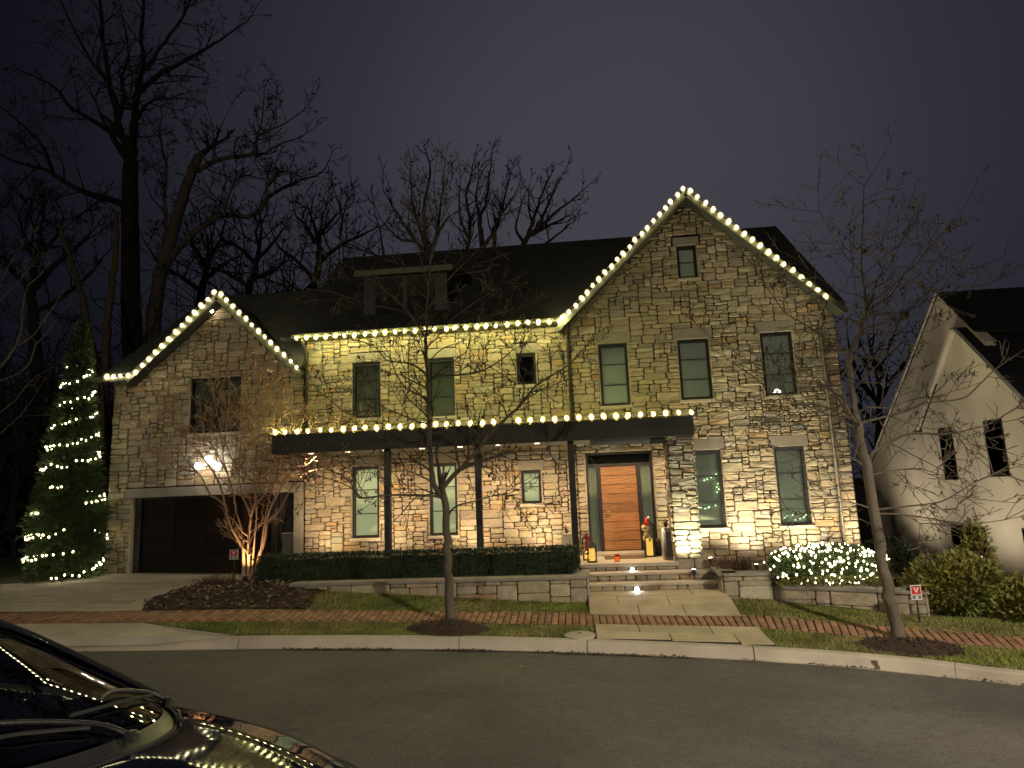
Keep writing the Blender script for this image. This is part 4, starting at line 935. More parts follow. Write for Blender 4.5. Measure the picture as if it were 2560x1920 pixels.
LIMBS = {
 'center': [
  (0.085,0.06,[(-2.32,11.48,0.12),(-2.33,11.48,0.84),(-2.34,11.48,1.23),(-2.35,11.48,1.82),(-2.40,11.48,2.31)]),
  (0.055,0.012,[(-2.41,11.48,2.28),(-2.56,11.48,2.51),(-2.62,11.48,3.02),(-2.63,11.48,3.60),(-2.64,11.48,4.26),(-2.66,11.48,4.83),(-2.66,11.48,5.13),(-2.62,11.48,5.81),(-2.55,11.48,6.58),(-2.42,11.48,7.37),(-2.45,11.48,8.10)]),
  (0.052,0.012,[(-2.40,11.48,2.33),(-2.37,11.52,2.47),(-2.03,11.57,2.81),(-1.77,11.63,3.09),(-1.44,11.70,3.46),(-0.97,11.76,3.88),(-0.68,11.83,4.23),(-0.10,11.91,4.56),(0.16,11.98,4.84)]),
  (0.026,0.008,[(-2.08,11.48,2.72),(-1.78,11.39,2.83),(-1.41,11.26,2.91),(-0.98,11.13,2.99),(-0.36,10.98,2.96)]),
  (0.02,0.006,[(-2.30,11.48,1.96),(-2.14,11.40,2.10),(-1.81,11.31,2.17),(-1.36,11.20,2.27),(-1.00,11.08,2.19)]),
  (0.013,0.005,[(-1.39,11.48,2.26),(-1.18,11.26,2.29),(-1.04,10.98,2.34)]),
  (0.028,0.007,[(-2.41,11.48,2.24),(-2.53,11.44,2.28),(-2.84,11.39,2.31),(-3.32,11.33,2.33),(-3.82,11.26,2.30),(-3.89,11.20,2.39),(-4.05,11.13,2.66),(-4.35,11.05,2.81),(-4.56,10.98,2.92)]),
  (0.018,0.005,[(-3.89,11.48,2.30),(-4.08,11.31,2.52),(-4.50,11.08,2.71)]),
  (0.022,0.006,[(-2.65,11.48,2.75),(-2.83,11.56,2.88),(-3.03,11.65,3.00),(-3.32,11.76,3.26),(-3.74,11.88,3.47)]),
  (0.018,0.005,[(-2.60,11.48,2.53),(-2.66,11.40,2.58),(-2.91,11.31,2.71),(-3.08,11.20,2.76),(-3.35,11.08,2.84)]),
  (0.026,0.006,[(-2.65,11.48,4.42),(-2.71,11.54,4.52),(-2.95,11.61,4.71),(-3.30,11.70,4.80),(-3.51,11.79,4.87),(-3.77,11.88,5.16),(-4.24,11.98,5.34)]),
  (0.022,0.006,[(-2.64,11.48,4.01),(-2.67,11.41,4.05),(-2.99,11.31,4.21),(-3.16,11.21,4.49),(-3.23,11.10,4.78),(-3.37,10.98,5.06)]),
  (0.02,0.005,[(-2.63,11.48,3.57),(-2.82,11.39,3.62),(-3.32,11.26,3.85),(-3.57,11.13,3.98),(-4.03,10.98,4.20)]),
  (0.018,0.005,[(-3.61,11.48,3.95),(-4.14,11.64,3.84),(-4.67,11.85,4.19),(-5.08,12.08,4.53)]),
  (0.026,0.006,[(-2.64,11.48,4.36),(-2.42,11.54,4.46),(-2.15,11.61,4.46),(-1.72,11.70,4.51),(-1.28,11.79,4.76),(-1.05,11.88,4.95),(-0.58,11.98,5.15)]),
  (0.018,0.005,[(-0.95,11.48,3.84),(-0.87,11.40,4.16),(-0.96,11.30,4.47),(-0.97,11.18,4.81)]),
  (0.018,0.006,[(-2.65,11.48,4.98),(-2.57,11.52,5.07),(-2.48,11.58,5.18),(-2.19,11.64,5.52),(-1.82,11.71,5.82),(-1.44,11.78,6.05)]),
  (0.02,0.006,[(-2.65,11.48,5.13),(-2.90,11.42,5.59),(-3.25,11.35,5.97),(-3.84,11.27,6.45),(-4.42,11.18,6.77)]),
  (0.016,0.005,[(-2.65,11.48,5.28),(-3.09,11.56,5.71),(-3.81,11.65,5.94),(-4.56,11.76,6.26),(-5.18,11.88,6.42)]),
  (0.016,0.005,[(-2.59,11.48,6.12),(-2.77,11.59,6.80),(-2.93,11.73,7.51),(-2.97,11.88,8.52)]),
  (0.014,0.005,[(-2.55,11.48,6.66),(-2.33,11.40,7.17),(-2.21,11.30,7.75),(-2.21,11.18,8.11)]),
  (0.016,0.005,[(-2.61,11.48,5.73),(-2.23,11.56,6.28),(-1.86,11.66,6.68),(-1.56,11.78,7.00)]),
  (0.014,0.005,[(-2.59,11.48,4.75),(-2.34,11.57,4.98),(-1.98,11.70,5.14),(-1.69,11.83,5.54),(-1.01,11.98,5.77)]),
 ],
 'right': [
  (0.105,0.07,[(4.77,10.98,-0.17),(4.72,10.98,0.26),(4.68,10.98,0.74),(4.65,10.98,1.47),(4.61,10.98,2.34),(4.56,10.98,2.98),(4.54,10.98,3.21)]),
  (0.06,0.03,[(4.54,10.98,3.21),(4.53,10.99,3.57),(4.53,11.01,3.92),(4.54,11.02,4.21),(4.64,11.04,4.46),(4.82,11.06,4.79),(4.97,11.08,5.13)]),
  (0.03,0.006,[(4.92,10.98,5.10),(4.92,11.00,5.37),(4.93,11.03,5.66),(4.97,11.07,6.03),(5.09,11.10,6.67),(5.19,11.14,7.27),(5.37,11.18,7.52)]),
  (0.02,0.006,[(4.51,10.98,4.07),(4.41,10.92,4.37),(4.13,10.85,4.62),(3.81,10.76,4.84),(3.49,10.67,5.04),(3.24,10.58,5.43)]),
  (0.022,0.006,[(4.55,10.98,3.19),(4.42,11.01,3.29),(4.21,11.06,3.44),(3.98,11.11,3.54),(3.74,11.16,3.57),(3.39,11.22,3.77),(3.05,11.28,4.10)]),
  (0.018,0.005,[(4.51,10.98,3.12),(4.37,10.91,3.18),(3.98,10.81,3.38),(3.64,10.71,3.50),(3.25,10.60,3.53),(2.84,10.48,3.47)]),
  (0.017,0.005,[(4.51,10.98,3.87),(4.36,11.03,3.84),(4.23,11.09,3.86),(3.78,11.15,3.92),(3.42,11.23,4.01),(3.01,11.30,4.39),(2.59,11.38,4.71)]),
  (0.017,0.005,[(4.59,10.98,2.47),(4.42,10.91,2.60),(4.23,10.81,2.66),(3.96,10.71,2.68),(3.64,10.60,2.62),(3.35,10.48,2.51)]),
  (0.015,0.005,[(4.63,10.98,1.81),(4.38,10.92,1.91),(4.08,10.85,1.96),(3.66,10.77,1.89),(3.40,10.68,1.77)]),
  (0.02,0.006,[(4.55,10.98,3.25),(4.56,10.95,3.34),(4.61,10.90,3.40),(4.71,10.85,3.43),(4.99,10.80,3.40),(5.18,10.74,3.48),(5.40,10.68,3.52)]),
  (0.03,0.007,[(4.61,10.98,2.60),(4.71,10.90,2.73),(4.99,10.80,2.89),(5.16,10.69,2.97),(5.39,10.57,2.96),(5.57,10.45,2.93),(6.12,10.32,3.04),(6.57,10.18,3.33)]),
  (0.026,0.006,[(4.57,10.98,3.18),(4.75,10.93,3.23),(5.20,10.87,3.33),(5.55,10.80,3.45),(6.05,10.72,3.49),(6.29,10.65,3.69),(6.53,10.56,3.92),(6.84,10.48,4.13)]),
  (0.017,0.005,[(4.62,10.98,2.34),(4.97,11.09,2.41),(5.45,11.24,2.43),(5.79,11.40,2.37),(6.13,11.58,2.26)]),
  (0.02,0.005,[(4.66,10.98,1.81),(4.96,10.84,1.85),(5.28,10.65,1.89),(5.46,10.44,1.96),(5.78,10.21,2.21),(6.04,9.98,2.36)]),
  (0.018,0.005,[(4.66,10.98,1.75),(4.92,10.89,1.74),(5.22,10.78,1.69),(5.60,10.65,1.61),(5.93,10.52,1.59),(6.44,10.38,1.68)]),
  (0.02,0.005,[(4.93,10.98,5.04),(5.10,11.05,5.17),(5.36,11.15,5.30),(5.58,11.25,5.51),(5.78,11.36,5.78),(6.14,11.48,6.16)]),
  (0.02,0.005,[(4.89,10.98,4.95),(5.07,10.89,4.96),(5.36,10.76,4.95),(5.71,10.63,5.02),(5.98,10.48,5.11)]),
  (0.018,0.005,[(4.83,10.98,4.75),(5.05,11.04,4.81),(5.36,11.11,4.90),(5.73,11.20,5.10),(6.14,11.29,5.27),(6.47,11.38,5.60)]),
  (0.014,0.004,[(4.89,10.98,5.27),(4.74,11.06,5.37),(4.63,11.15,5.46),(4.52,11.26,5.59),(4.32,11.38,5.82)]),
  (0.014,0.004,[(4.79,10.98,4.80),(4.60,10.90,4.90),(4.37,10.81,4.92),(4.11,10.70,4.94),(3.83,10.58,5.06)]),
  (0.016,0.004,[(4.91,10.98,5.70),(4.79,11.04,5.89),(4.72,11.11,6.08),(4.57,11.20,6.57),(4.47,11.29,6.95),(4.51,11.38,7.25)]),
  (0.016,0.004,[(4.93,10.98,5.43),(5.14,11.04,5.58),(5.36,11.11,5.75),(5.57,11.19,6.04),(5.82,11.28,6.42)]),
  (0.017,0.004,[(4.93,10.98,5.15),(5.19,10.92,5.33),(5.65,10.85,5.70),(5.96,10.77,6.05),(6.25,10.68,6.35)]),
  (0.015,0.004,[(4.91,10.98,5.01),(5.20,11.04,4.99),(5.56,11.11,5.04),(5.95,11.20,5.29),(6.30,11.29,5.61),(6.75,11.38,5.75)]),
  (0.012,0.004,[(4.94,10.98,6.09),(5.16,11.07,6.19),(5.46,11.18,6.32)]),
  (0.014,0.004,[(4.60,10.98,4.37),(4.97,11.11,4.44),(5.45,11.29,4.59),(6.02,11.48,4.74)]),
 ],
 'crape': [
  (0.04,0.015,[(-7.79,14.70,0.41),(-7.77,14.68,0.87),(-7.78,14.66,1.23),(-7.94,14.63,1.51),(-8.08,14.60,1.78),(-8.19,14.57,2.21),(-8.28,14.54,2.57),(-8.42,14.50,2.91),(-8.75,14.47,3.38),(-9.16,14.44,3.82),(-9.48,14.40,4.16)]),
  (0.028,0.01,[(-8.27,14.70,2.21),(-8.47,14.73,2.37),(-8.70,14.78,2.49),(-8.97,14.83,2.91),(-9.39,14.88,3.29),(-9.63,14.94,3.58),(-10.17,15.00,3.86)]),
  (0.045,0.028,[(-7.66,14.70,0.39),(-7.66,14.70,0.96),(-7.67,14.70,1.42),(-7.63,14.70,1.93)]),
  (0.028,0.009,[(-7.63,14.70,1.93),(-7.77,14.74,2.22),(-7.93,14.80,2.49),(-8.03,14.86,2.89),(-8.07,14.93,3.56),(-8.02,15.00,4.25)]),
  (0.03,0.01,[(-7.63,14.70,1.93),(-7.54,14.67,2.16),(-7.26,14.63,2.46),(-6.98,14.59,2.76),(-6.68,14.55,3.30),(-6.38,14.50,3.84)]),
  (0.042,0.015,[(-7.53,14.70,0.42),(-7.45,14.73,0.95),(-7.33,14.77,1.35),(-7.28,14.81,1.92),(-7.18,14.85,2.23),(-6.96,14.90,2.65),(-6.74,14.95,3.00),(-6.39,15.00,3.11),(-6.01,15.05,3.51),(-5.92,15.10,3.77)]),
  (0.032,0.009,[(-7.23,14.70,1.76),(-6.95,14.64,2.00),(-6.75,14.57,2.29),(-6.56,14.48,2.56),(-6.25,14.39,2.88),(-5.81,14.30,3.02)]),
  (0.024,0.009,[(-7.58,14.70,0.46),(-7.56,14.72,1.04),(-7.54,14.74,1.53),(-7.53,14.77,1.93),(-7.59,14.80,2.54),(-7.69,14.83,3.28),(-7.64,14.87,4.12),(-7.58,14.90,4.80)]),
  (0.026,0.01,[(-7.73,14.70,0.51),(-7.79,14.72,1.14),(-7.87,14.75,1.62),(-8.03,14.78,2.05),(-8.12,14.81,2.41),(-8.31,14.85,2.94),(-8.47,14.88,3.44),(-8.43,14.92,4.06),(-8.40,14.96,4.53),(-8.40,15.00,4.96)]),
  (0.022,0.008,[(-7.39,14.70,0.95),(-7.35,14.76,1.57),(-7.30,14.83,2.12),(-7.14,14.92,2.95),(-7.10,15.01,3.72),(-7.26,15.10,4.51)]),
  (0.02,0.008,[(-8.23,14.70,2.94),(-8.48,14.59,3.47),(-8.71,14.45,3.94),(-8.74,14.30,4.59)]),
  (0.016,0.007,[(-5.87,14.70,3.48),(-5.67,14.92,3.84),(-5.48,15.20,4.05)]),
  (0.016,0.007,[(-6.39,14.70,2.89),(-6.03,14.83,3.19),(-5.61,15.01,3.46),(-5.38,15.20,3.65)]),
  (0.016,0.007,[(-9.33,14.70,3.85),(-9.54,14.48,4.37),(-9.58,14.20,4.72)]),
  (0.016,0.007,[(-7.94,14.70,2.89),(-8.42,14.83,3.77),(-8.75,15.01,4.58),(-8.99,15.20,5.22)]),
  (0.016,0.007,[(-7.56,14.70,4.10),(-7.89,14.92,4.72),(-8.15,15.20,5.27)]),
  (0.016,0.007,[(-7.04,14.70,2.76),(-7.09,14.57,3.60),(-7.21,14.39,4.24),(-7.08,14.20,4.87)]),
  (0.018,0.008,[(-6.63,14.70,2.99),(-6.61,14.81,3.49),(-6.73,14.95,4.08),(-6.65,15.10,4.68)]),
 ],
 'big': [
  (0.44,0.3,[(-18.91,26.00,6.71),(-19.15,26.00,9.38),(-19.47,26.00,13.40),(-19.66,26.00,16.65),(-19.67,26.00,17.88)]),
  (0.21,0.11,[(-19.67,26.00,17.80),(-20.21,26.21,18.36),(-20.84,26.49,19.10),(-21.43,26.80,19.95)]),
  (0.13,0.03,[(-20.79,26.00,19.42),(-21.87,26.29,20.20),(-23.64,26.67,21.49),(-24.52,27.08,22.57),(-25.80,27.53,23.57),(-27.41,28.00,24.55)]),
  (0.18,0.05,[(-20.70,26.00,19.19),(-20.34,25.86,19.98),(-20.71,25.67,21.59),(-20.88,25.46,23.02),(-21.00,25.23,24.79),(-21.05,25.00,26.74)]),
  (0.1,0.03,[(-20.99,26.00,21.97),(-21.20,25.62,22.25),(-21.46,25.13,22.77),(-22.13,24.58,24.49),(-22.27,24.00,25.42)]),
  (0.2,0.05,[(-19.63,26.00,17.90),(-19.69,26.10,18.77),(-19.78,26.22,20.57),(-19.73,26.36,22.12),(-19.70,26.51,23.12),(-20.01,26.67,24.89),(-20.08,26.83,27.09),(-20.13,27.00,29.03)]),
  (0.12,0.03,[(-19.32,26.00,22.62),(-18.91,25.78,22.34),(-18.17,25.50,23.10),(-17.10,25.19,23.94),(-16.42,24.85,24.63),(-15.92,24.50,25.65)]),
  (0.13,0.03,[(-19.39,26.00,21.33),(-18.58,26.29,22.40),(-17.67,26.67,23.17),(-16.68,27.08,24.17),(-16.26,27.53,24.91),(-15.31,28.00,26.12)]),
  (0.2,0.04,[(-19.60,26.00,15.56),(-20.02,25.77,15.76),(-21.18,25.46,16.12),(-21.99,25.13,16.51),(-22.71,24.77,17.04),(-23.85,24.39,17.35),(-25.09,24.00,17.91)]),
  (0.1,0.03,[(-23.47,26.00,17.45),(-24.57,26.40,19.32),(-26.21,26.92,20.84),(-28.08,27.50,22.37)]),
  (0.1,0.03,[(-19.55,26.00,19.88),(-19.39,26.40,20.89),(-19.07,26.92,21.54),(-18.84,27.50,21.82)]),
  (0.12,0.03,[(-20.36,26.00,20.17),(-20.00,25.72,20.96),(-19.87,25.35,21.72),(-19.31,24.94,22.37),(-19.26,24.50,23.64)]),
  (0.09,0.03,[(-19.62,26.00,20.42),(-19.87,25.35,20.16),(-19.43,24.50,20.13)]),
 ],
 'second': [
  (0.3,0.17,[(-17.47,25.00,8.20),(-17.36,25.00,11.32),(-16.76,25.00,13.96),(-16.31,25.00,15.70),(-15.96,25.00,16.79),(-15.70,25.00,17.20)]),
  (0.15,0.03,[(-16.08,25.00,16.48),(-15.86,25.12,16.60),(-15.04,25.27,17.11),(-13.88,25.44,17.30),(-13.13,25.61,17.40),(-12.63,25.80,17.82),(-11.98,26.00,18.16)]),
  (0.06,0.02,[(-15.32,25.00,16.79),(-15.54,24.56,17.32),(-15.65,24.00,17.75)]),
  (0.07,0.02,[(-14.89,25.00,16.95),(-15.15,25.13,17.59),(-15.09,25.31,18.35),(-14.95,25.50,19.13)]),
  (0.07,0.02,[(-13.21,25.00,17.04),(-13.14,25.13,17.97),(-13.06,25.31,18.82),(-13.09,25.50,20.11)]),
  (0.06,0.02,[(-12.89,25.00,18.15),(-12.15,24.78,18.05),(-11.13,24.50,18.34)]),
  (0.05,0.02,[(-14.14,25.00,17.05),(-14.12,25.09,17.85),(-13.83,25.22,18.08),(-13.52,25.35,17.85),(-13.51,25.50,17.37)]),
  (0.17,0.04,[(-17.30,25.00,11.85),(-16.30,25.15,13.46),(-14.90,25.33,14.50),(-13.55,25.54,14.48),(-12.85,25.77,15.47),(-12.14,26.00,15.97),(-11.68,26.25,16.31),(-11.06,26.50,16.60)]),
  (0.09,0.03,[(-12.52,25.00,15.03),(-12.46,24.73,15.39),(-11.74,24.39,15.78),(-10.87,24.00,15.42)]),
  (0.07,0.02,[(-14.51,25.00,14.32),(-14.42,25.27,15.54),(-14.09,25.61,16.42),(-13.45,26.00,16.46)]),
  (0.07,0.02,[(-14.69,25.00,14.34),(-15.05,25.27,15.04),(-15.83,25.61,15.82),(-16.47,26.00,16.35)]),
  (0.1,0.02,[(-17.16,25.00,12.73),(-17.24,25.14,14.24),(-17.49,25.33,15.83),(-17.64,25.54,17.28),(-18.15,25.77,18.81),(-18.29,26.00,20.36)]),
 ],
 'behindA': [
  (0.2,0.06,[(-6.71,30.00,11.31),(-6.73,30.00,13.75),(-6.85,30.00,14.59),(-6.92,30.00,16.27),(-6.59,30.00,17.94)]),
  (0.13,0.03,[(-6.77,30.00,13.75),(-7.62,30.27,14.96),(-8.52,30.61,16.46),(-9.26,31.00,17.79)]),
  (0.12,0.03,[(-6.84,30.00,14.17),(-7.18,29.73,15.34),(-7.37,29.39,16.66),(-7.36,29.00,17.51)]),
  (0.12,0.03,[(-6.73,30.00,13.75),(-6.40,30.27,14.87),(-6.24,30.61,16.48),(-6.08,31.00,18.17)]),
  (0.09,0.03,[(-6.35,30.00,14.76),(-5.85,29.56,15.16),(-5.43,29.00,15.30)]),
  (0.09,0.03,[(-7.36,30.00,14.63),(-7.95,29.56,14.50),(-8.67,29.00,15.15)]),
 ],
 'behindB': [
  (0.2,0.04,[(-4.29,31.00,11.84),(-4.20,31.00,14.56),(-4.27,31.00,15.84),(-3.92,31.00,16.89),(-3.67,31.00,18.40)]),
  (0.15,0.04,[(-4.96,31.00,11.89),(-4.96,31.19,14.47),(-4.85,31.44,16.07),(-5.06,31.71,17.54),(-4.75,32.00,19.00)]),
  (0.12,0.03,[(-4.21,31.00,14.35),(-3.49,31.27,15.46),(-3.06,31.61,17.10),(-2.73,32.00,18.59)]),
  (0.12,0.03,[(-3.60,31.00,14.30),(-3.43,30.73,15.45),(-2.86,30.39,16.10),(-2.29,30.00,16.72)]),
  (0.1,0.03,[(-4.27,31.00,15.63),(-4.38,30.56,16.73),(-4.06,30.00,17.72)]),
  (0.09,0.03,[(-4.87,31.00,14.82),(-5.22,30.56,15.95),(-5.08,30.00,17.17)]),
 ],
 'behindC': [
  (0.2,0.04,[(-2.50,30.00,11.42),(-2.01,30.00,14.01),(-1.29,30.00,14.77),(-0.38,30.00,15.51),(0.42,30.00,16.07)]),
  (0.13,0.04,[(-2.01,30.00,14.01),(-1.59,30.27,15.11),(-1.16,30.61,16.48),(-0.83,31.00,17.49)]),
  (0.12,0.03,[(-1.60,30.00,14.48),(-0.61,30.44,15.10),(0.19,31.00,15.69)]),
  (0.1,0.03,[(-1.29,30.00,14.77),(-0.63,29.56,15.96),(-0.31,29.00,16.38)]),
  (0.1,0.03,[(-2.01,30.00,14.01),(-2.33,29.56,14.67),(-2.06,29.00,15.42)]),
  (0.08,0.03,[(-1.24,30.00,13.74),(-0.45,30.44,14.46),(0.27,31.00,15.26)]),
 ],
 'behindL': [
  (0.25,0.08,[(-11.74,27.00,8.25),(-11.22,27.00,12.07),(-11.05,27.00,12.99),(-11.24,27.00,14.15)]),
  (0.13,0.03,[(-11.14,27.00,12.62),(-10.40,27.27,13.42),(-9.40,27.61,14.05),(-8.76,28.00,14.55)]),
  (0.12,0.03,[(-11.24,27.00,13.76),(-10.85,27.44,14.68),(-10.50,28.00,15.48)]),
  (0.12,0.03,[(-11.24,27.00,13.57),(-11.62,26.56,14.38),(-11.75,26.00,14.53)]),
  (0.12,0.03,[(-11.32,27.00,11.89),(-12.05,26.73,12.78),(-12.64,26.39,13.26),(-12.84,26.00,13.87)]),
  (0.1,0.03,[(-11.14,27.00,12.81),(-11.23,27.44,14.32),(-11.28,28.00,15.55)]),
 ],
 'behindM': [
  (0.25,0.08,[(-15.24,28.00,8.64),(-14.93,28.00,11.69),(-14.58,28.00,13.22),(-14.41,28.00,14.40)]),
  (0.13,0.03,[(-14.58,28.00,13.22),(-15.54,28.27,14.19),(-16.56,28.61,14.81),(-17.23,29.00,15.64)]),
  (0.12,0.03,[(-14.58,28.00,13.42),(-13.60,27.56,13.97),(-12.76,27.00,14.46)]),
  (0.12,0.03,[(-14.85,28.00,12.07),(-16.00,28.44,12.88),(-17.36,29.00,13.57)]),
  (0.12,0.03,[(-14.76,28.00,12.45),(-13.80,28.44,13.12),(-13.48,29.00,13.69)]),
  (0.1,0.03,[(-14.44,28.00,14.01),(-14.85,28.44,15.01),(-14.95,29.00,15.87)]),
 ],
 'behindN': [
  (0.3,0.1,[(-18.21,29.00,9.01),(-17.91,29.00,11.78),(-17.75,29.00,12.99),(-17.59,29.00,14.21)]),
  (0.15,0.03,[(-17.83,29.00,12.38),(-19.19,29.27,13.38),(-20.52,29.61,14.23),(-21.74,30.00,15.75)]),
  (0.15,0.03,[(-17.75,29.00,12.99),(-16.50,28.56,13.56),(-15.38,28.00,13.68)]),
  (0.12,0.03,[(-17.68,29.00,13.80),(-18.73,29.44,15.08),(-19.34,30.00,16.21)]),
  (0.12,0.03,[(-17.58,29.00,14.00),(-17.25,29.44,15.18),(-17.39,30.00,16.27)]),
 ],
 'leftmass': [
  (0.3,0.1,[(-21.70,24.00,6.60),(-22.07,24.00,9.96),(-22.30,24.00,11.70),(-22.08,24.00,13.45)]),
  (0.15,0.03,[(-22.21,24.00,11.00),(-23.32,24.27,12.22),(-24.48,24.61,13.14),(-25.71,25.00,14.12)]),
  (0.15,0.03,[(-22.18,24.00,11.35),(-21.03,23.73,12.22),(-19.89,23.39,12.69),(-18.91,23.00,13.15)]),
  (0.12,0.03,[(-22.19,24.00,12.57),(-23.25,24.44,13.89),(-24.06,25.00,15.11)]),
  (0.12,0.03,[(-22.11,24.00,12.74),(-21.75,24.44,13.77),(-21.94,25.00,14.94)]),
  (0.12,0.03,[(-22.09,24.00,10.31),(-21.03,24.27,11.00),(-20.29,24.61,11.94),(-19.92,25.00,12.94)]),
 ],
 'rightback': [
  (0.2,0.08,[(11.51,27.00,1.33),(11.87,27.00,3.65),(12.14,27.00,5.24),(12.22,27.00,6.53)]),
  (0.12,0.03,[(12.09,27.00,5.08),(11.59,27.27,6.12),(11.53,27.61,7.18),(11.61,28.00,7.94)]),
  (0.12,0.03,[(12.11,27.00,5.24),(12.56,26.73,5.98),(12.92,26.39,6.54),(13.07,26.00,6.77)]),
  (0.1,0.03,[(12.18,27.00,6.21),(12.24,27.44,7.11),(12.67,28.00,8.05)]),
  (0.1,0.03,[(12.23,27.00,6.37),(12.78,27.44,7.08),(13.29,28.00,7.84)]),
  (0.1,0.03,[(11.90,27.00,4.29),(12.91,27.44,4.93),(13.72,28.00,5.62)]),
  (0.1,0.03,[(11.90,27.00,4.29),(11.52,27.44,5.00),(11.44,28.00,5.74)]),
 ],
 'pale1': [
  (0.15,0.09,[(-17.15,22.00,6.11),(-17.21,22.00,8.68),(-17.21,22.00,9.60),(-17.11,22.00,10.85),(-17.06,22.00,12.12),(-17.12,22.00,13.41)]),
 ],
 'pale2': [
  (0.14,0.06,[(-17.49,22.00,6.13),(-18.12,22.00,9.51),(-18.63,22.00,10.96),(-19.13,22.00,12.12),(-19.51,22.00,13.20)]),
 ],
 'leftedge': [
  (0.04,0.01,[(-13.21,13.00,4.89),(-12.72,13.03,5.48),(-12.47,13.08,5.88),(-12.38,13.13,6.31),(-12.43,13.18,6.77),(-12.42,13.24,7.36),(-12.31,13.30,7.55)]),
  (0.02,0.006,[(-12.34,13.00,5.92),(-11.99,13.08,6.20),(-11.69,13.18,6.80),(-11.63,13.30,7.12)]),
  (0.025,0.006,[(-13.22,13.00,4.98),(-12.71,13.06,5.16),(-12.19,13.13,5.43),(-12.06,13.22,5.99),(-11.97,13.31,6.18),(-11.77,13.40,6.59)]),
  (0.02,0.006,[(-13.05,13.00,4.16),(-12.65,13.06,4.46),(-12.36,13.13,4.72),(-12.17,13.21,5.09),(-11.88,13.30,5.36)]),
  (0.02,0.006,[(-12.82,13.00,3.76),(-12.54,13.08,4.06),(-12.28,13.18,4.37),(-12.12,13.30,4.73)]),
  (0.02,0.006,[(-13.15,13.00,7.28),(-12.79,12.92,7.46),(-12.52,12.82,7.74),(-12.25,12.70,8.01)]),
  (0.02,0.006,[(-13.10,13.00,6.76),(-12.66,12.92,7.08),(-12.29,12.82,7.30),(-11.96,12.70,7.52)]),
  (0.08,0.035,[(-13.05,13.00,0.47),(-13.27,13.00,2.14),(-13.26,13.00,3.43),(-13.23,13.00,4.84)]),
 ],
}
# ---------------------------------------------------------------- street lamps behind the viewer
def street_lamp(x, y, h, power, color, label, cutoff=False):
    z = zg(x, y); t = thing('street_lamp', (x, y, z), label, 'street lamp', 'street lamps of the cul-de-sac')
    MB().lathe([(.16, 0), (.16, .25), (.09, .45), (.065, 1.0), (.05, h-.1), (.05, h)], (x, y, z), 12).build('post', 'black', t, smooth=True)
    MB().lathe([(.05, h), (.16, h+.05), (.17, h+.08)], (x, y, z), 12).build('collar', 'black', t)
    MB().lathe([(.28, h+.62), (.30, h+.66), (.12, h+.78), (.03, h+.9)], (x, y, z), 12).build('cap', 'black', t)
    for k in range(4):
        a = math.pi/4+k*math.pi/2; MB().tube([(x+.16*math.cos(a), y+.16*math.sin(a), z+h+.08), (x+.27*math.cos(a), y+.27*math.sin(a), z+h+.62)], .012, 4).build('lantern_bar', 'black', t)
    MB().lathe([(.02, h+.1), (.07, h+.2), (.08, h+.35), (.03, h+.48)], (x, y, z), 10).build('lamp_bulb', emat('street_lamp_glow', color, 6), t, smooth=True)
    d = bpy.data.lights.new('lamp_light', 'SPOT' if cutoff else 'POINT'); d.energy = power; d.color = color; d.shadow_soft_size = .14
    if cutoff: d.spot_size = R(170); d.spot_blend = .35
    o = bpy.data.objects.new('lamp_light', d); col.objects.link(o); o.parent = t; o.location = (0, 0, h+.3)
    for ob in t.children:
        if ob.name.startswith('lamp_bulb'): ob.visible_shadow = True
    return t
SLC = (1.0, .86, .66)
street_lamp(-8.6, -16.6, 5.6, 11500, SLC, 'black post lantern across the cul-de-sac from the garage')
street_lamp(9.4, 1.5, 5.6, 11500, SLC, 'black post lantern beside the right-hand kerb', True)

# ---------------------------------------------------------------- light strings
def bulb_mesh(r, name, mat, n=8, shell=None):
    mb = MB(); k = .62 if shell else 1.0
    def egg(r): mb.lathe([(r*.35, -r*1.3), (r*.8, -r*.8), (r, 0), (r*.75, r*.75), (r*.35, r*1.1)], (0, 0, 0), n)
    egg(r*k); nf = len(mb.f)
    if shell: egg(r*1.25)
    me = bpy.data.meshes.new(name); me.from_pydata(mb.v, [], mb.f); me.materials.append(mat)
    if shell:
        me.materials.append(shell); me.polygons.foreach_set('material_index', [0 if i < nf else 1 for i in range(len(mb.f))])
    me.polygons.foreach_set('use_smooth', [True]*len(me.polygons)); return me
def halo_mat(name, color, strength, fac):
    """glowing see-through shell that stands in for the halo around a bulb"""
    m = bpy.data.materials.new(name); m.use_nodes = True; nt = m.node_tree; nt.nodes.clear(); L = nt.links
    o = nt.nodes.new('ShaderNodeOutputMaterial'); mx = nt.nodes.new('ShaderNodeMixShader'); mx.inputs[0].default_value = fac
    t = nt.nodes.new('ShaderNodeBsdfTransparent'); e = nt.nodes.new('ShaderNodeEmission'); e.inputs['Color'].default_value = (*color, 1); e.inputs['Strength'].default_value = strength
    L.new(t.outputs['BSDF'], mx.inputs[1]); L.new(e.outputs['Emission'], mx.inputs[2]); L.new(mx.outputs['Shader'], o.inputs['Surface'])
    m.cycles.emission_sampling = 'NONE'; return m
HALO = halo_mat('amber_bulb_halo', (1.0, .72, .12), 1.3, .42)  # shell glow imitates the yellow bloom round each bulb
HALOW = halo_mat('warm_bulb_halo', (1.0, .78, .24), 1.2, .42)
def sock_mesh(r):
    mb = MB(); mb.lathe([(r*.42, r*.9), (r*.42, r*1.5)], (0, 0, 0), 6); me = bpy.data.meshes.new('socket'); me.from_pydata(mb.v, [], mb.f); me.materials.append(M['wire']); return me
BULB = emat('warm_led_bulb', (1.0, .94, .34), 230)
BULBW = emat('warm_white_led_bulb', (1.0, .88, .50), 80)
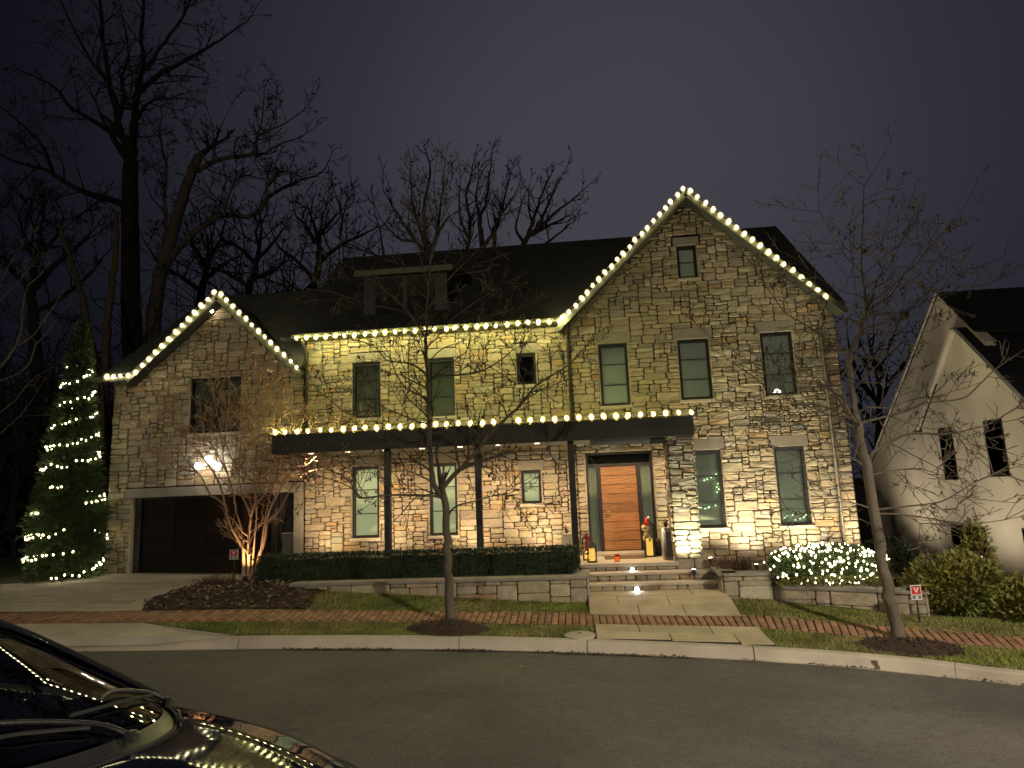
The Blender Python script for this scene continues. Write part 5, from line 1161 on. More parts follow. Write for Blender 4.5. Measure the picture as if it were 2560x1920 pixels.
BM = bulb_mesh(.056, 'bulb', BULB, 8, HALO); BMW = bulb_mesh(.053, 'bulb', BULBW, 8, HALOW)
def light_string(name, label, paths, me, wire=True, down=0.06, wr=.006, group='strings of lights on the house'):
    p0 = paths[0][0]; t = thing(name, p0, label, 'light string', group)
    for pl in paths:
        if wire and len(pl) > 1: MB().tube([Vector(p)+Vector((0, .02, down)) for p in pl], wr, 4).build('wire', 'wire', t)
        for p in pl:
            o = bpy.data.objects.new('bulb', me); col.objects.link(o); o.parent = t
            o.location = Vector(p)-Vector(p0)+Vector((random.gauss(0, .010), 0, random.gauss(0, .008))); o.rotation_euler = (random.gauss(0, .25), random.gauss(0, .3), 0)
            s = random.choice([.8, .92, 1, 1, 1.08]); o.scale = (s, s, s)
    return t
def line(a, b, n, last=True): 
    a = Vector(a); b = Vector(b); return [tuple(a.lerp(b, i/(n-1))) for i in range(n if last else n-1)]
light_string('light_string', 'warm bulbs along both slopes of the tall right gable',
  [line((0.0,15.60,6.60),(2.99,15.60,9.58),20)+line((3.15,15.60,9.50),(6.1,15.60,6.58),18)], BMW)
light_string('light_string', 'warm yellow bulbs along the gutter of the middle section',
  [line((-6.97,15.53,6.34),(-.26,15.53,6.365),27)+[(-.18,15.53,6.43),(-.12,15.53,6.49)]], BM)
pb = line((-6.82,14.13,3.82),(2.48,14.13,3.82),36)
light_string('light_string', 'warm yellow bulbs along the front edge of the porch roof', [pb[:20], pb[21:]], BM)
light_string('light_string', 'warm bulbs along both slopes of the garage gable',
  [line((-12.1,15.54,5.64),(-11.52,15.54,5.64),4)+line((-11.34,15.60,5.72),(-9.26,15.60,7.74),13)+line((-9.08,15.60,7.67),(-6.97,15.60,5.60),13)], BMW)

# ---------------------------------------------------------------- fixtures
M['hot'] = emat('hot_white_lamp', (1.0, .95, .85), 22); M['hotw'] = emat('hot_warm_lamp', (1.0, .82, .5), 40)
M['cool'] = emat('cool_white_led', (.85, .88, 1.0), 25)
fl = thing('flood_light', (-9.35, 16.05, 3.28), 'three-headed flood light on the wall above the garage door', 'flood light')
MB().lathe([(.06, 0), (.06, .05)], (0, 0, 0), 10)
bx('base', 'white', fl, -9.42, -9.28, 15.99, 16.05, 3.22, 3.36, bevel=.01)
for dx, dz, tx in ((-.27, -.06, -1.3), (-.01, .10, 0.0), (.23, -.09, 1.2)):
    c = Vector((-9.35+dx, 15.78, 3.28+dz))
    MB().tube([(-9.35, 16.0, 3.28), (c.x, c.y+.04, c.z)], .015, 6).build('arm', 'white', fl)
    MB().lathe([(.03, -.05), (.075, .0), (.085, .07), (.06, .12)], tuple(c-Vector((0, 0, .04))), 12).build('lamp_head', 'hot', fl, smooth=True)
    spot('flood_beam', (c.x, c.y-.02, c.z-.02), (c.x+tx*.6, 16.2, 2.2), 46, (1.0, .90, .70), 150, .9, .05, fl)
ap = thing('gable_spotlight', (-9.52, 15.95, 7.36), 'small bright spotlight under the peak of the garage gable', 'spotlight')
MB().lathe([(.03, -.06), (.06, -.02), (.06, .05), (.03, .09)], (-9.52, 15.93, 7.36), 10).build('lamp_head', 'hotw', ap, smooth=True)
MB().tube([(-9.52, 16.09, 7.40), (-9.52, 15.95, 7.40)], .015, 6).build('bracket', 'black', ap)
spot('beam', (-9.5, 15.80, 7.34), (-9.4, 16.1, 7.1), 5, (1.0, .82, .45), 140, .8, .04, ap)

def uplight(x, y, z, to, power, color, angle, label, mat='hotw', group='garden uplights', lamp=True, r=.045, dist=.05):
    t = thing('garden_spotlight', (x, y, z), label, 'spotlight', group)
    d = (Vector(to)-Vector((x, y, z+.1))).normalized(); c = Vector((x, y, z+.1))
    MB().tube([(x, y, z-.08), (x, y, z+.06)], .012, 6).build('stake', 'black', t)
    MB().tube([c-d*.05, c-d*.02, c+d*.05], [r*.6, r, r*1.05], 10).build('lamp_body', 'black', t)
    MB().tube([c+d*.051, c+d*.056], [r*.85, r*.85], 10).build('lens', mat, t)
    spot('beam', tuple(c+d*dist*1.6), to, power, color, angle, 1.0, .03, t); return t
WU = (1.0, .74, .42)
for x, p, lab in ((-6.3, 80, 'ground uplight behind the hedge beside the garage'), (-4.75, 80, 'ground uplight behind the hedge between first window and porch post'),
                  (-2.75, 80, 'ground uplight behind the hedge below the middle tall window'), (-1.05, 110, 'bright ground uplight glowing through the right end of the hedge')):
    uplight(x, 15.35, .62, (x+.1, 16.15, 2.2), p, WU, 120, lab)
uplight(2.22, 13.80, .45, (2.22, 14.40, 3.2), 300, (1.0, 1.0, .68), 120, 'in-ground uplight at the foot of the stone porch pier', 'cool')
uplight(3.86, 15.40, .32, (3.9, 16.15, 5.0), 300, (1.0, .84, .56), 140, 'ground uplight between the two lower windows of the right gable')
uplight(2.85, 15.30, .50, (2.7, 16.15, 5.2), 210, (1.0, .84, .54), 140, 'ground uplight beside the brown leafless shrub')
uplight(5.15, 15.30, .25, (5.1, 16.15, 5.2), 250, (1.0, .84, .54), 140, 'ground uplight behind the shrub with net lights')
uplight(6.28, 15.55, .2, (6.28, 16.15, 3.4), 220, (1.0, .78, .46), 90, 'ground uplight at the right corner of the house')
uplight(-7.42, 14.12, .50, (-7.70, 14.75, 1.3), 190, (1.0, .60, .27), 62, 'bright ground uplight under the crape myrtle', 'hot', r=.055)
# step lights
for x, y, z, lab in ((1.03, 14.30, .575, 'small square LED light in the top riser'), (1.04, 13.545, .30, 'small square LED light in the bottom riser')):
    t = thing('step_light', (x, y, z), lab, 'step light', 'step lights'); bx('housing', 'black', t, x-.05, x+.05, y-.035, y+.02, z-.03, z+.045)
    bx('lens', 'cool', t, x-.035, x+.035, y-.05, y-.036, z-.03, z+.03)
    spot('beam', (x, y-.06, z+.02), (x, y-.2, z-.12), 4, (.95, .93, 1.0), 140, .8, .02, t)

# ---------------------------------------------------------------- entry steps and low walls
st = thing('entry_steps', (1.36, 13.9, .2), 'three wide stone entry steps with pale limestone treads', 'steps')
for z, y0, y1, x0, x1 in ((.40, 13.52, 13.95, .075, 2.62), (.555, 13.88, 14.33, .075, 2.62)):
    bx('tread', 'lime', st, x0, x1, y0, y1, z-.05, z, bevel=.008)
def riser_stones(parent, x0, x1, y, z0, z1):
    bx('riser', 'mortar', parent, x0, x1, y+.012, y+.06, z0, z1); x = x0
    while x < x1-.05:
        w = min(random.uniform(.18, .42), x1-x); 
        if x1-(x+w) < .1: w = x1-x
        mb = stone_mb([(x, z0), (x+w, z0), (x+w, z1), (x, z1)], lambda a, b, d: Vector((a, y+.012-d, b)), .02)
        mb.build('stone', 'stone', parent); x += w
riser_stones(st, .08, 2.62, 13.56, .225, .35); riser_stones(st, .08, 2.62, 13.93, .40, .505); riser_stones(pl_, -.06, 1.95, 14.31, .555, .63)
def low_wall(name, label, pts, base, top, th=.3, cap=.06):
    """free-standing stone wall along a polyline with a limestone cap"""
    t = thing(name, (pts[0][0], pts[0][1], base), label, 'retaining wall', 'low stone garden walls')
    core = MB()
    for (a, b) in zip(pts, pts[1:]):
        A = Vector((a[0], a[1], 0)); B = Vector((b[0], b[1], 0)); d = (B-A).normalized(); n = Vector((d.y, -d.x, 0))
        core.add([tuple(A+Vector((0,0,base))), tuple(B+Vector((0,0,base))), tuple(B-n*th+Vector((0,0,base))), tuple(A-n*th+Vector((0,0,base))),
                  tuple(A+Vector((0,0,top-cap))), tuple(B+Vector((0,0,top-cap))), tuple(B-n*th+Vector((0,0,top-cap))), tuple(A-n*th+Vector((0,0,top-cap)))],
                 [(0,3,2,1),(4,5,6,7),(0,1,5,4),(1,2,6,5),(2,3,7,6),(3,0,4,7)])
    co = core.build('wall_core', 'mortar', t)
    for (a, b) in zip(pts, pts[1:]):
        A = Vector((a[0], a[1], base)); B = Vector((b[0], b[1], base)); d = (B-A).normalized(); n = Vector((d.y, -d.x, 0)); L = (B-A).length; H = top-cap-base
        cell = H/max(2, round(H/.085)); nx = max(2, round(L/cell)); cx = L/nx
        for (i, j, w, h) in ashlar(nx, max(2, round(H/.085)), lambda i, j: True, big=3):
            x0, x1, z0, z1 = i*cx, (i+w)*cx, j*cell, (j+h)*cell
            mb = stone_mb([(x0, z0), (x1, z0), (x1, z1), (x0, z1)], lambda u_, w_, dd: A+d*u_+Vector((0, 0, w_))+n*(dd+.003), random.uniform(.02, .04))
            mb.build('stone', 'stone', co)
        k = max(1, round(L/1.3))
        for q in range(k):
            p = A+d*(L*q/k+.003); e = A+d*(L*(q+1)/k-.003); m = (p+e)/2
            MB().obox((m.x-n.x*(th/2-.03), m.y-n.y*(th/2-.03), top-cap/2), d*((e-p).length/2), n*(th/2+.04), (0,0,cap/2)).build('cap', 'limegrey', t, bevel=.008)
    return t
low_wall('planter_wall', 'low stone planter wall with limestone cap in front of the hedge', [(-5.85, 12.92), (.05, 12.92)], .12, .655, .3)
low_wall('planter_wall', 'short stone cheek wall left of the entry steps', [(.06, 12.935), (.061, 13.9)], .1, .652, .25)
low_wall('planter_wall', 'square stone block wall right of the entry steps', [(2.66, 14.1), (2.64, 13.12), (3.55, 13.12)], .0, .61, .28)
low_wall('planter_wall', 'low curved stone wall below the bush covered in lights', [(3.57, 13.2), (4.5, 12.95), (5.2, 12.62), (5.85, 12.28), (6.25, 13.3)], -.22, .34, .26)

# ---------------------------------------------------------------- porch decoration
def lantern(x, y, z, w, h, label, tilt=0, ch=.5):
    t = thing('lantern', (x, y, z), label, 'lantern', 'lanterns by the front door')
    bx('base', 'black', t, x-w, x+w, y-w, y+w, z, z+.03, bevel=.004)
    for a in (-1, 1):
        for b in (-1, 1): bx('corner_post', 'black', t, x+a*w*.9-.01, x+a*w*.9+.01, y+b*w*.9-.01, y+b*w*.9+.01, z+.03, z+h)
    bx('top', 'black', t, x-w, x+w, y-w, y+w, z+h, z+h+.025, bevel=.004)
    MB().lathe([(w*.9, h+.025), (w*.35, h+.10), (w*.2, h+.12)], (x, y, z), 4).build('roof', 'black', t)
    MB().tube([(x-.03, y, z+h+.12), (x-.03, y, z+h+.17), (x+.03, y, z+h+.17), (x+.03, y, z+h+.12)], .006, 5).build('ring', 'black', t)
    for a, b in ((-1, 0), (1, 0), (0, -1), (0, 1)):
        if a: bx('pane', 'clear', t, x+a*w*.92-.001, x+a*w*.92+.001, y-w*.85, y+w*.85, z+.04, z+h-.01)
        else: bx('pane', 'clear', t, x-w*.85, x+w*.85, y+b*w*.92-.001, y+b*w*.92+.001, z+.04, z+h-.01)
    MB().lathe([(w*.6, .03), (w*.6, h*ch), (w*.5, h*ch+.01)], (x, y, z), 14).build('candle', 'candle', t)
    d = bpy.data.lights.new('candle_light', 'POINT'); d.energy = 1.5; d.color = (1, .62, .22); d.shadow_soft_size = .03
    o = bpy.data.objects.new('candle_light', d); col.objects.link(o); o.parent = t; o.location = (0, 0, h*ch+.08); return t
lantern(.21, 14.62, .71, .105, .33, 'short black lantern with a glowing candle left of the front door', ch=.82)
lantern(.11, 14.98, .71, .10, .46, 'taller dark lantern behind the short one left of the door', ch=.2)
lantern(1.53, 15.35, .71, .12, .70, 'tall black lantern with a yellow candle right of the front door', ch=.55)
def bow(x, y, z, mat, s, label, extra=None):
    t = thing('ribbon_bow', (x, y, z), label, 'bow')
    for sgn in (-1, 1):
        lp = [Vector((x, y, z)), Vector((x+sgn*.05*s, y-.03*s, z+.06*s)), Vector((x+sgn*.11*s, y-.03*s, z+.05*s)), Vector((x+sgn*.10*s, y-.02*s, z-.02*s)), Vector((x, y-.01, z))]
        lp = catmull(lp, 5); mb = MB()
        for a, b in zip(lp, lp[1:]):
            mb.add([tuple(a+Vector((0,.03*s,0))), tuple(b+Vector((0,.03*s,0))), tuple(b-Vector((0,.03*s,0))), tuple(a-Vector((0,.03*s,0)))], [(0,1,2,3)])
        mb.build('loop', mat, t, smooth=True)
        tl = catmull([(x, y, z), (x+sgn*.03*s, y-.04*s, z-.08*s), (x+sgn*.05*s, y-.03*s, z-.2*s), (x+sgn*.04*s, y-.05*s, z-.3*s)], 4); mb = MB()
        for a, b in zip(tl, tl[1:]):
            mb.add([tuple(a+Vector((.025*s,0,0))), tuple(b+Vector((.025*s,0,0))), tuple(b-Vector((.025*s,0,0))), tuple(a-Vector((.025*s,0,0)))], [(0,1,2,3)])
        mb.build('tail', mat, t, smooth=True)
    MB().lathe([(.015*s, -.03*s), (.035*s, 0), (.015*s, .03*s)], (x, y-.02*s, z), 10).build('knot', mat, t, smooth=True)
    return t
bow(.14, 14.84, 1.23, 'red', 1.0, 'red ribbon bow with long tails on the left lantern')
# plush figure with a red hat hung on the right lantern
fg = thing('plush_ornament', (1.46, 15.15, 1.28), 'cream plush ornament with a red cap on the right lantern', 'ornament')
def blob(name, c, r, mat, par, sq=(1,1,1), n=12):
    mb = MB(); prof = [(max(.02, math.sin(math.pi*k/8))*r, -math.cos(math.pi*k/8)*r) for k in range(9)]; mb.lathe(prof, (0,0,0), n)
    mb.v = [(c[0]+v[0]*sq[0], c[1]+v[1]*sq[1], c[2]+v[2]*sq[2]) for v in mb.v]; return mb.build(name, mat, par, smooth=True)
blob('body', (1.44, 15.15, 1.36), .085, 'cream', fg, (1, .8, 1.1)); blob('body_lower', (1.46, 15.14, 1.22), .07, 'cream', fg, (1.1, .8, .8))
blob('leg', (1.40, 15.12, 1.14), .04, 'cream', fg, (.8, .8, 1.6)); blob('leg', (1.52, 15.12, 1.12), .04, 'cream', fg, (.8, .8, 1.6))
MB().lathe([(.07, 1.43), (.06, 1.48), (.035, 1.54), (.012, 1.60)], (1.47, 15.14, 0), 10).build('cap', 'red', fg, smooth=True); blob('pompom', (1.52, 15.13, 1.585), .03, 'white', fg)
blob('ribbon', (1.43, 15.075, 1.36), .025, 'wire', fg)
cj = thing('candle_jar', (.745, 14.6, .71), 'small orange-red glass candle jar on the porch edge', 'candle')
M['jar'] = glass('amber_glass', (.75, .20, .06), 1.5, .05, .05)
MB().lathe([(.055, 0), (.06, .02), (.06, .14), (.055, .15)], (.745, 14.6, .711), 14).build('jar', 'jar', cj, smooth=True)
MB().lathe([(.045, .015), (.045, .09)], (.745, 14.6, .711), 12).build('wax', 'candle', cj)
dmt = bx('doormat', 'mat', None, .50, 1.42, 15.0, 15.6, .7115, .728, bevel=.004); tag(dmt, 'brown coir doormat in front of the wooden door', 'doormat')
def planter(x, y, z, w, h, label, mat='lime', panel=True):
    t = thing('planter', (x, y, z), label, 'planter', 'tall porch planters')
    MB().add; mb = MB(); a, b = w*.82, w
    mb.add([(x-a,y-a,z),(x+a,y-a,z),(x+a,y+a,z),(x-a,y+a,z),(x-b,y-b,z+h),(x+b,y-b,z+h),(x+b,y+b,z+h),(x-b,y+b,z+h)], [(0,3,2,1),(4,5,6,7),(0,1,5,4),(1,2,6,5),(2,3,7,6),(3,0,4,7)])
    mb.build('pot', mat, t, bevel=.01)
    if panel: bx('front_panel', 'greypanel', t, x-w*.62, x+w*.62, y-w-.006, y-w*.9, z+.05, z+h-.09)
    sm = MB()
    for _ in range(40):
        a = random.uniform(0, 6.28); q = Vector((x, y, z+h-.02)); e = q+Vector((math.cos(a)*random.uniform(.03, .12), math.sin(a)*random.uniform(.03, .12), random.uniform(.05, .22)))
        sm.tube([q, (q+e)/2+Vector((0,0,.03)), e], [.005, .004, .002], 3)
    sm.build('dry_stems', 'twigbrown', t); return t
planter(1.85, 14.72, .71, .13, .68, 'tall pale planter with a grey front panel beside the pier')
planter(-.33, 15.35, .60, .12, .68, 'tall pale planter behind the right porch post', panel=False)
bp = thing('plant_pot', (1.72, 15.55, .71), 'black round pot in the corner right of the door', 'pot')
MB().lathe([(.09, 0), (.13, .12), (.14, .24), (.12, .25)], (1.72, 15.55, .71), 14).build('pot', 'black', bp, smooth=True); blob('dry_plant', (1.72, 15.55, 1.0), .1, 'twigbrown', bp)

# yard signs with a red panel and white V
def yard_sign(x, y, z, w, h, post, rz, label):
    t = thing('yard_sign', (x, y, z), label, 'sign', 'security yard signs'); t.rotation_euler = (0, 0, rz)
    def lb(name, mat, *a): return MB().box(*a).build(name, mat, t, loc=None) if False else None
    def part(name, mat, mb): 
        mb.v = [(v[0]+x, v[1]+y, v[2]+z) for v in mb.v]; return mb.build(name, mat, t)
    part('post', 'black', MB().box(-.012, .012, -.006, .006, -.1, post+.02))
    part('board', 'white', MB().box(-w/2, w/2, -.022, -.008, post, post+h))
    part('red_panel', 'signred', MB().box(-w/2*.86, w/2*.86, -.0245, -.0225, post+h*.38, post+h*.95))
    part('header_bar', 'black', MB().box(-w/2*.7, w/2*.7, -.0255, -.0248, post+h*.90, post+h*.94))
    s = w*.27
    V = MB(); zc = post+h*.50; zt = post+h*.86
    V.add([(-s,-.0262,zt),(-s*.45,-.0262,zt),(s*.16,-.0262,zc),(-s*.16,-.0262,zc)], [(3,2,1,0)]); V.add([(s,-.0266,zt),(s*.45,-.0266,zt),(-s*.16,-.0266,zc),(s*.16,-.0266,zc)], [(0,1,2,3)])
    part('letter_v', 'white', V)
    part('grey_panel', 'signgrey', MB().box(-w/2*.86, w/2*.86, -.0245, -.0225, post+h*.05, post+h*.35))
    for k in (-.3, -.02, .26): part('text_block', 'black' if k < -.1 or k > .1 else 'white', MB().box(w*(k-.06), w*(k+.09), -.0262, -.0248, post+h*.10, post+h*.24))
    return t
yard_sign(5.50, 11.85, zg(5.5, 11.85), .17, .235, .38, .05, 'small red and white security sign before the right end of the curved wall')
yard_sign(-7.41, 13.6, zg(-7.41, 13.6), .19, .20, .56, 0.0, 'small red and white security sign beside the crape myrtle')
# utility cover and fallen leaves
uc = thing('utility_cover', (-.11, 10.82, zg(-.11, 10.82)), 'round concrete utility cover set in the verge', 'utility cover')
MB().lathe([(.25, -.02), (.25, .02), (.235, .028), (.0, .03)], (-.11, 10.82, zg(-.11, 10.82)), 24).build('lid', 'concrete', uc)
MB().lathe([(.03, .03), (.03, .033)], (-.11, 10.9, zg(-.11, 10.82)), 10).build('lift_hole', 'black', uc)
def dead_leaf(p, a, s, mat, label, lobes=3, tilt=.3, group='single fallen leaves'):
    pts = []
    for k in range(lobes*4):
        th = 2*math.pi*k/(lobes*4); r = s*(1 if k % 4 == 0 else .62 if k % 2 else .45); pts.append((math.cos(th)*r, math.sin(th)*r, tilt*s*math.sin(th*2)*.4))
    mb = MB(); ca, sa = math.cos(a), math.sin(a)
    V = [(p[0]+x*ca-y*sa, p[1]+x*sa+y*ca, p[2]+z+.01) for x, y, z in pts]; n = len(V)
    mb.add(V+[(p[0], p[1], p[2]+.012)], [(i, (i+1) % n, n) for i in range(n)])
    o = mb.build('fallen_leaf', mat, None, loc=p); tag(o, label, 'leaf', group); return o
kx = 4.15; 
ll = dead_leaf((3.98, kerb_y(3.98)-.215, zg(3.98, kerb_y(3.98))-.085), .4, .085, 'leaf', 'brown oak leaf lying against the kerb face at right', 3); ll.rotation_euler = (R(60), 0, R(10))
for x, y, s, m, lab in ((-4.1, 12.35, .06, 'paleleaf', 'pale fallen leaf on the lawn, leftmost of three'), (-1.0, 12.45, .055, 'paleleaf', 'pale fallen leaf on the lawn below the planter wall'),
     (-.75, 12.25, .06, 'paleleaf', 'pale fallen leaf on the lawn nearest the flagstone walk'), (-7.0, 10.95, .06, 'paleleaf', 'pale fallen leaf at the edge of the driveway apron'),
     (-.95, 9.6, .045, 'paleleaf', 'small pale leaf lying alone on the asphalt'), (-6.2, 9.2, .06, 'leaf', 'brown leaf lying on the asphalt beyond the car')):
    zf = zg(x, y) if y > 10.2 else zr(x, y); dead_leaf((x, y, zf+.03 if y > 10.7 else zf), random.uniform(0, 6), s, m, lab)
# LED garlands hanging between pane and shade of the two lower gable windows
GREEN = emat('green_white_led', (.65, 1.0, .50), 7); GM = bulb_mesh(.009, 'bulb', GREEN, 6)
def garland(label, pts):
    pts = [(p[0]+random.uniform(-.03, .03), p[1], p[2]+random.uniform(-.03, .03)) for p in pts if random.random() < .62]
    light_string('window_garland', label, [pts], GM, True, .01, .003, 'light garlands inside windows')
yy = YG+.125
g1 = [(2.72+.02*math.sin(k), yy, 2.45-.07*math.sin(k/9*3.1)) if k < 10 else (3.33+.02*math.sin(k*2), yy, 2.3-(k-10)*.06) for k in range(18)]+[(3.3-.06*k, yy, 1.83-.06*math.sin(k*.5)) for k in range(9)]
g1 = [(2.74+.062*k, yy, 2.46-.07*math.sin(k/9*3.14)+random.uniform(-.02,.02)) for k in range(10)]+[(3.335+random.uniform(-.02,.02), yy, 2.35-.065*k) for k in range(8)]+[(3.28-.06*k, yy, 1.80-.09*math.sin(k/9*3.14)) for k in range(9)]
garland('swags of tiny green-white lights inside the lower window next to the pier', g1)
g2 = [(4.76+.012*math.sin(k*3), yy, 2.0-.06*k) for k in range(12)]+[(4.8+.06*k, yy, 1.42+.05*math.sin(k*.9)+random.uniform(-.02,.02)) for k in range(9)]
garland('tiny green lights down the left side of the far right lower window', g2)
# ---------------------------------------------------------------- trees
def rand_perp(d):
    v = Vector((random.gauss(0, 1), random.gauss(0, 1), random.gauss(0, 1))); v -= d*v.dot(d)
    return v.normalized() if v.length > 1e-4 else d.orthogonal().normalized()
def sprout(mb, p, d, L, r, depth, up, rmin, kink, leafmb=None, leafp=0, dens=1.0):
    n = max(3, int(L/.16/ (1 if L < 2 else L/2))); n = min(n, 7); pts = [Vector(p)]; dd = Vector(d).normalized()
    for k in range(n):
        dd = (dd+rand_perp(dd)*kink*random.random()+Vector((0, 0, up*.12))).normalized(); pts.append(pts[-1]+dd*L/n)
    rads = [max(rmin, r*(1-.8*k/n)) for k in range(n+1)]
    mb.tube(pts, rads, 4 if r > rmin*2.2 else 3, cap=False)
    if leafmb is not None and depth <= 1 and random.random() < leafp:
        q = pts[random.randint(1, n)]; leafmb.leaf(q, (random.gauss(0,.4), random.gauss(0,.4), -1), rand_perp(Vector((0,0,1))), random.uniform(.05, .08), random.uniform(.03, .05))
    if depth > 0:
        m = max(1, int(random.uniform(2.0, 4.2)*dens))
        for _ in range(m):
            k = random.randint(1, n); t = (pts[k]-pts[k-1]).normalized()
            nd = (t*.75+rand_perp(t)*random.uniform(.45, .95)).normalized()
            sprout(mb, pts[k], nd, L*random.uniform(.38, .68)*(1-.35*k/n), r*.55, depth-1, up, rmin, kink, leafmb, leafp, dens)
def bare_tree(name, label, key, mat, twig, L0, depth, rmin, up=.5, per=2.2, kink=.35, group=None, leafp=0, leafmat='leaf', sides=8, first=.15, tmat=None, dens=1.0, wob=.02, pname='trunk'):
    limbs = list(LIMBS[key]); r0_, r1_, P_ = limbs[0]
    if P_[0][1] > 18: limbs[0] = (r0_*1.15, r1_, [(P_[0][0]+.1, P_[0][1], zg(P_[0][0], P_[0][1])-.2)]+P_)
    base = limbs[0][2][0]; t = thing(name, base, label, 'tree', group)
    tr = MB(); tw = MB(); lf = MB() if leafp else None
    for (r0, r1, P) in limbs:
        C_ = catmull(P, 4); n = len(C_)
        C_ = [c+Vector((random.gauss(0, wob), random.gauss(0, wob), 0))*(0 if k in (0, n-1) else 1)*min(1, r0*12) for k, c in enumerate(C_)]
        rr = [r0+(r1-r0)*(k/(n-1))**.8 for k in range(n)]
        if limbs[0][2] is P: rr[0] *= 1.35; rr[1] *= 1.12
        tr.tube(C_, rr, sides if r0 > .02 else 6)
        if twig <= 0: continue
        tot = sum((b-a).length for a, b in zip(C_, C_[1:])); acc = 0
        for k in range(1, n):
            seg = (C_[k]-C_[k-1]).length; acc += seg; f = acc/tot
            if f < (first if limbs[0][2] is not P else .98): continue
            m = seg*per*twig; m = int(m)+(1 if random.random() < m-int(m) else 0)
            for _ in range(m):
                q = C_[k-1].lerp(C_[k], random.random()); d = (C_[k]-C_[k-1]).normalized()
                nd = (d*random.uniform(.3, .9)+rand_perp(d)+Vector((0, 0, up*.4))).normalized()
                sprout(tw, q, nd, L0*random.uniform(.5, 1.15)*(1.1-.5*f), min(rr[k]*.6, rmin*4), depth, up, rmin, kink, lf, leafp, dens)
        sprout(tw, C_[-1], (C_[-1]-C_[-2]), L0*.8, r1, depth, up, rmin, kink, lf, leafp, dens)
    tr.build(pname, mat, t, smooth=True)
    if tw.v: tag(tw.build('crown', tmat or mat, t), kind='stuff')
    if lf and lf.v: tag(lf.build('dry_leaves', leafmat, t), kind='stuff')
    return t
bare_tree('street_tree', 'young bare tree in front of the porch with a forked grey trunk', 'center', 'bark', 1.0, 1.0, 2, .0056, .25, 5.2, .2, 'street trees in the verge', .22, tmat='barkmid', dens=1.15, wob=.012)
bare_tree('street_tree', 'leaning bare tree on the right verge with long side branches', 'right', 'bark', 1.0, 1.05, 2, .0056, .15, 5.2, .2, 'street trees in the verge', .18, tmat='bark', dens=1.05, wob=.012)
bare_tree('crape_myrtle', 'multi-stemmed crape myrtle lit orange from below beside the garage', 'crape', 'barkcrape', 1.0, 1.15, 2, .0062, .5, 7.5, .36, None, 0, first=.42, dens=1.5, wob=.006)
BG = 'bare trees behind the houses'
bare_tree('bare_tree', 'tallest bare tree towering over the garage at far left', 'big', 'barkdark', 1.0, 2.8, 3, .011, .35, 1.3, .35, BG, dens=1.1)
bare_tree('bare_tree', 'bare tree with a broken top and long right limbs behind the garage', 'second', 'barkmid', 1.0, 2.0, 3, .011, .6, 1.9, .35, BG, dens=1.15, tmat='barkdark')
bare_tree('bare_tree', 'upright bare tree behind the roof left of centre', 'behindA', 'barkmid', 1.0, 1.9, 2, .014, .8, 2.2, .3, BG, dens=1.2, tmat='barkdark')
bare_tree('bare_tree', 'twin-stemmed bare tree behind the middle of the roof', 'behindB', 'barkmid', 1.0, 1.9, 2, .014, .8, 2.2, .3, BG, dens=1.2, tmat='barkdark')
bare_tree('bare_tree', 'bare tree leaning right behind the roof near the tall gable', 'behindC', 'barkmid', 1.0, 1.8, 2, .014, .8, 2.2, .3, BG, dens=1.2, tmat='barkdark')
bare_tree('bare_tree', 'low spreading bare tree behind the left end of the main roof', 'behindL', 'barkdark', 1.0, 2.3, 3, .014, .6, 1.8, .35, BG, dens=1.1)
bare_tree('bare_tree', 'dense bare tree behind the valley between the two roofs', 'behindM', 'barkdark', 1.0, 2.3, 3, .014, .6, 1.8, .35, BG, dens=1.1)
bare_tree('bare_tree', 'dense bare tree behind the garage roof ridge', 'behindN', 'barkdark', 1.0, 2.6, 3, .014, .6, 1.8, .35, BG, dens=1.1)
bare_tree('bare_tree', 'dark tangled bare tree behind the lit evergreen at far left', 'leftmass', 'barkdark', 1.0, 2.8, 3, .014, .6, 2.0, .4, BG, dens=1.15)
bare_tree('bare_tree', 'dense dark tree in the gap between the two houses', 'rightback', 'barkdark', 1.0, 2.0, 3, .014, .6, 2.0, .4, BG, dens=1.15)
bare_tree('dead_trunk', 'pale peeling dead trunk standing behind the garage roof', 'pale1', 'barkpale', 0, 1, 0, .02, group=BG)
bare_tree('dead_trunk', 'thin pale leaning dead trunk above the lit evergreen', 'pale2', 'barkpale', 0, 1, 0, .02, group=BG)
bare_tree('bare_tree', 'thin bare branches reaching in at the left picture edge', 'leftedge', 'barkmid', 1.0, .7, 2, .005, .6, 2.0, .3, BG)

# far wood behind the lots, one dark mass of trunks and brush
wd = MB()
def wood(x0, x1, y0, y1, h, n, nb):
    for _ in range(n):
        x = random.uniform(x0, x1); y = random.uniform(y0, y1); z = zg(x, y); H = h*random.uniform(.55, 1.15); r = random.uniform(.05, .16)
        p = [Vector((x, y, z-.2))]
        for k in range(4): p.append(p[-1]+Vector((random.gauss(0, .25), random.gauss(0, .25), H/4)))
        wd.tube(p, [r, r*.85, r*.7, r*.5, r*.2], 4, cap=False)
        for k in range(5):
            q = p[random.randint(1, 4)]; d = Vector((random.gauss(0, 1), random.gauss(0, 1), random.uniform(.2, 1.2))).normalized(); sprout(wd, q, d, H*random.uniform(.12, .3), r*.4, 1, .5, .016, .35)
    for _ in range(nb):
        x = random.uniform(x0, x1); y = random.uniform(y0, y1); z = zg(x, y)+abs(random.gauss(0, h*.22)); d = Vector((random.gauss(0, 1), random.gauss(0, 1), random.gauss(.3, .7)))
        wd.leaf((x, y, z), d, rand_perp(d.normalized()), random.uniform(.3, .9), random.uniform(.1, .35))
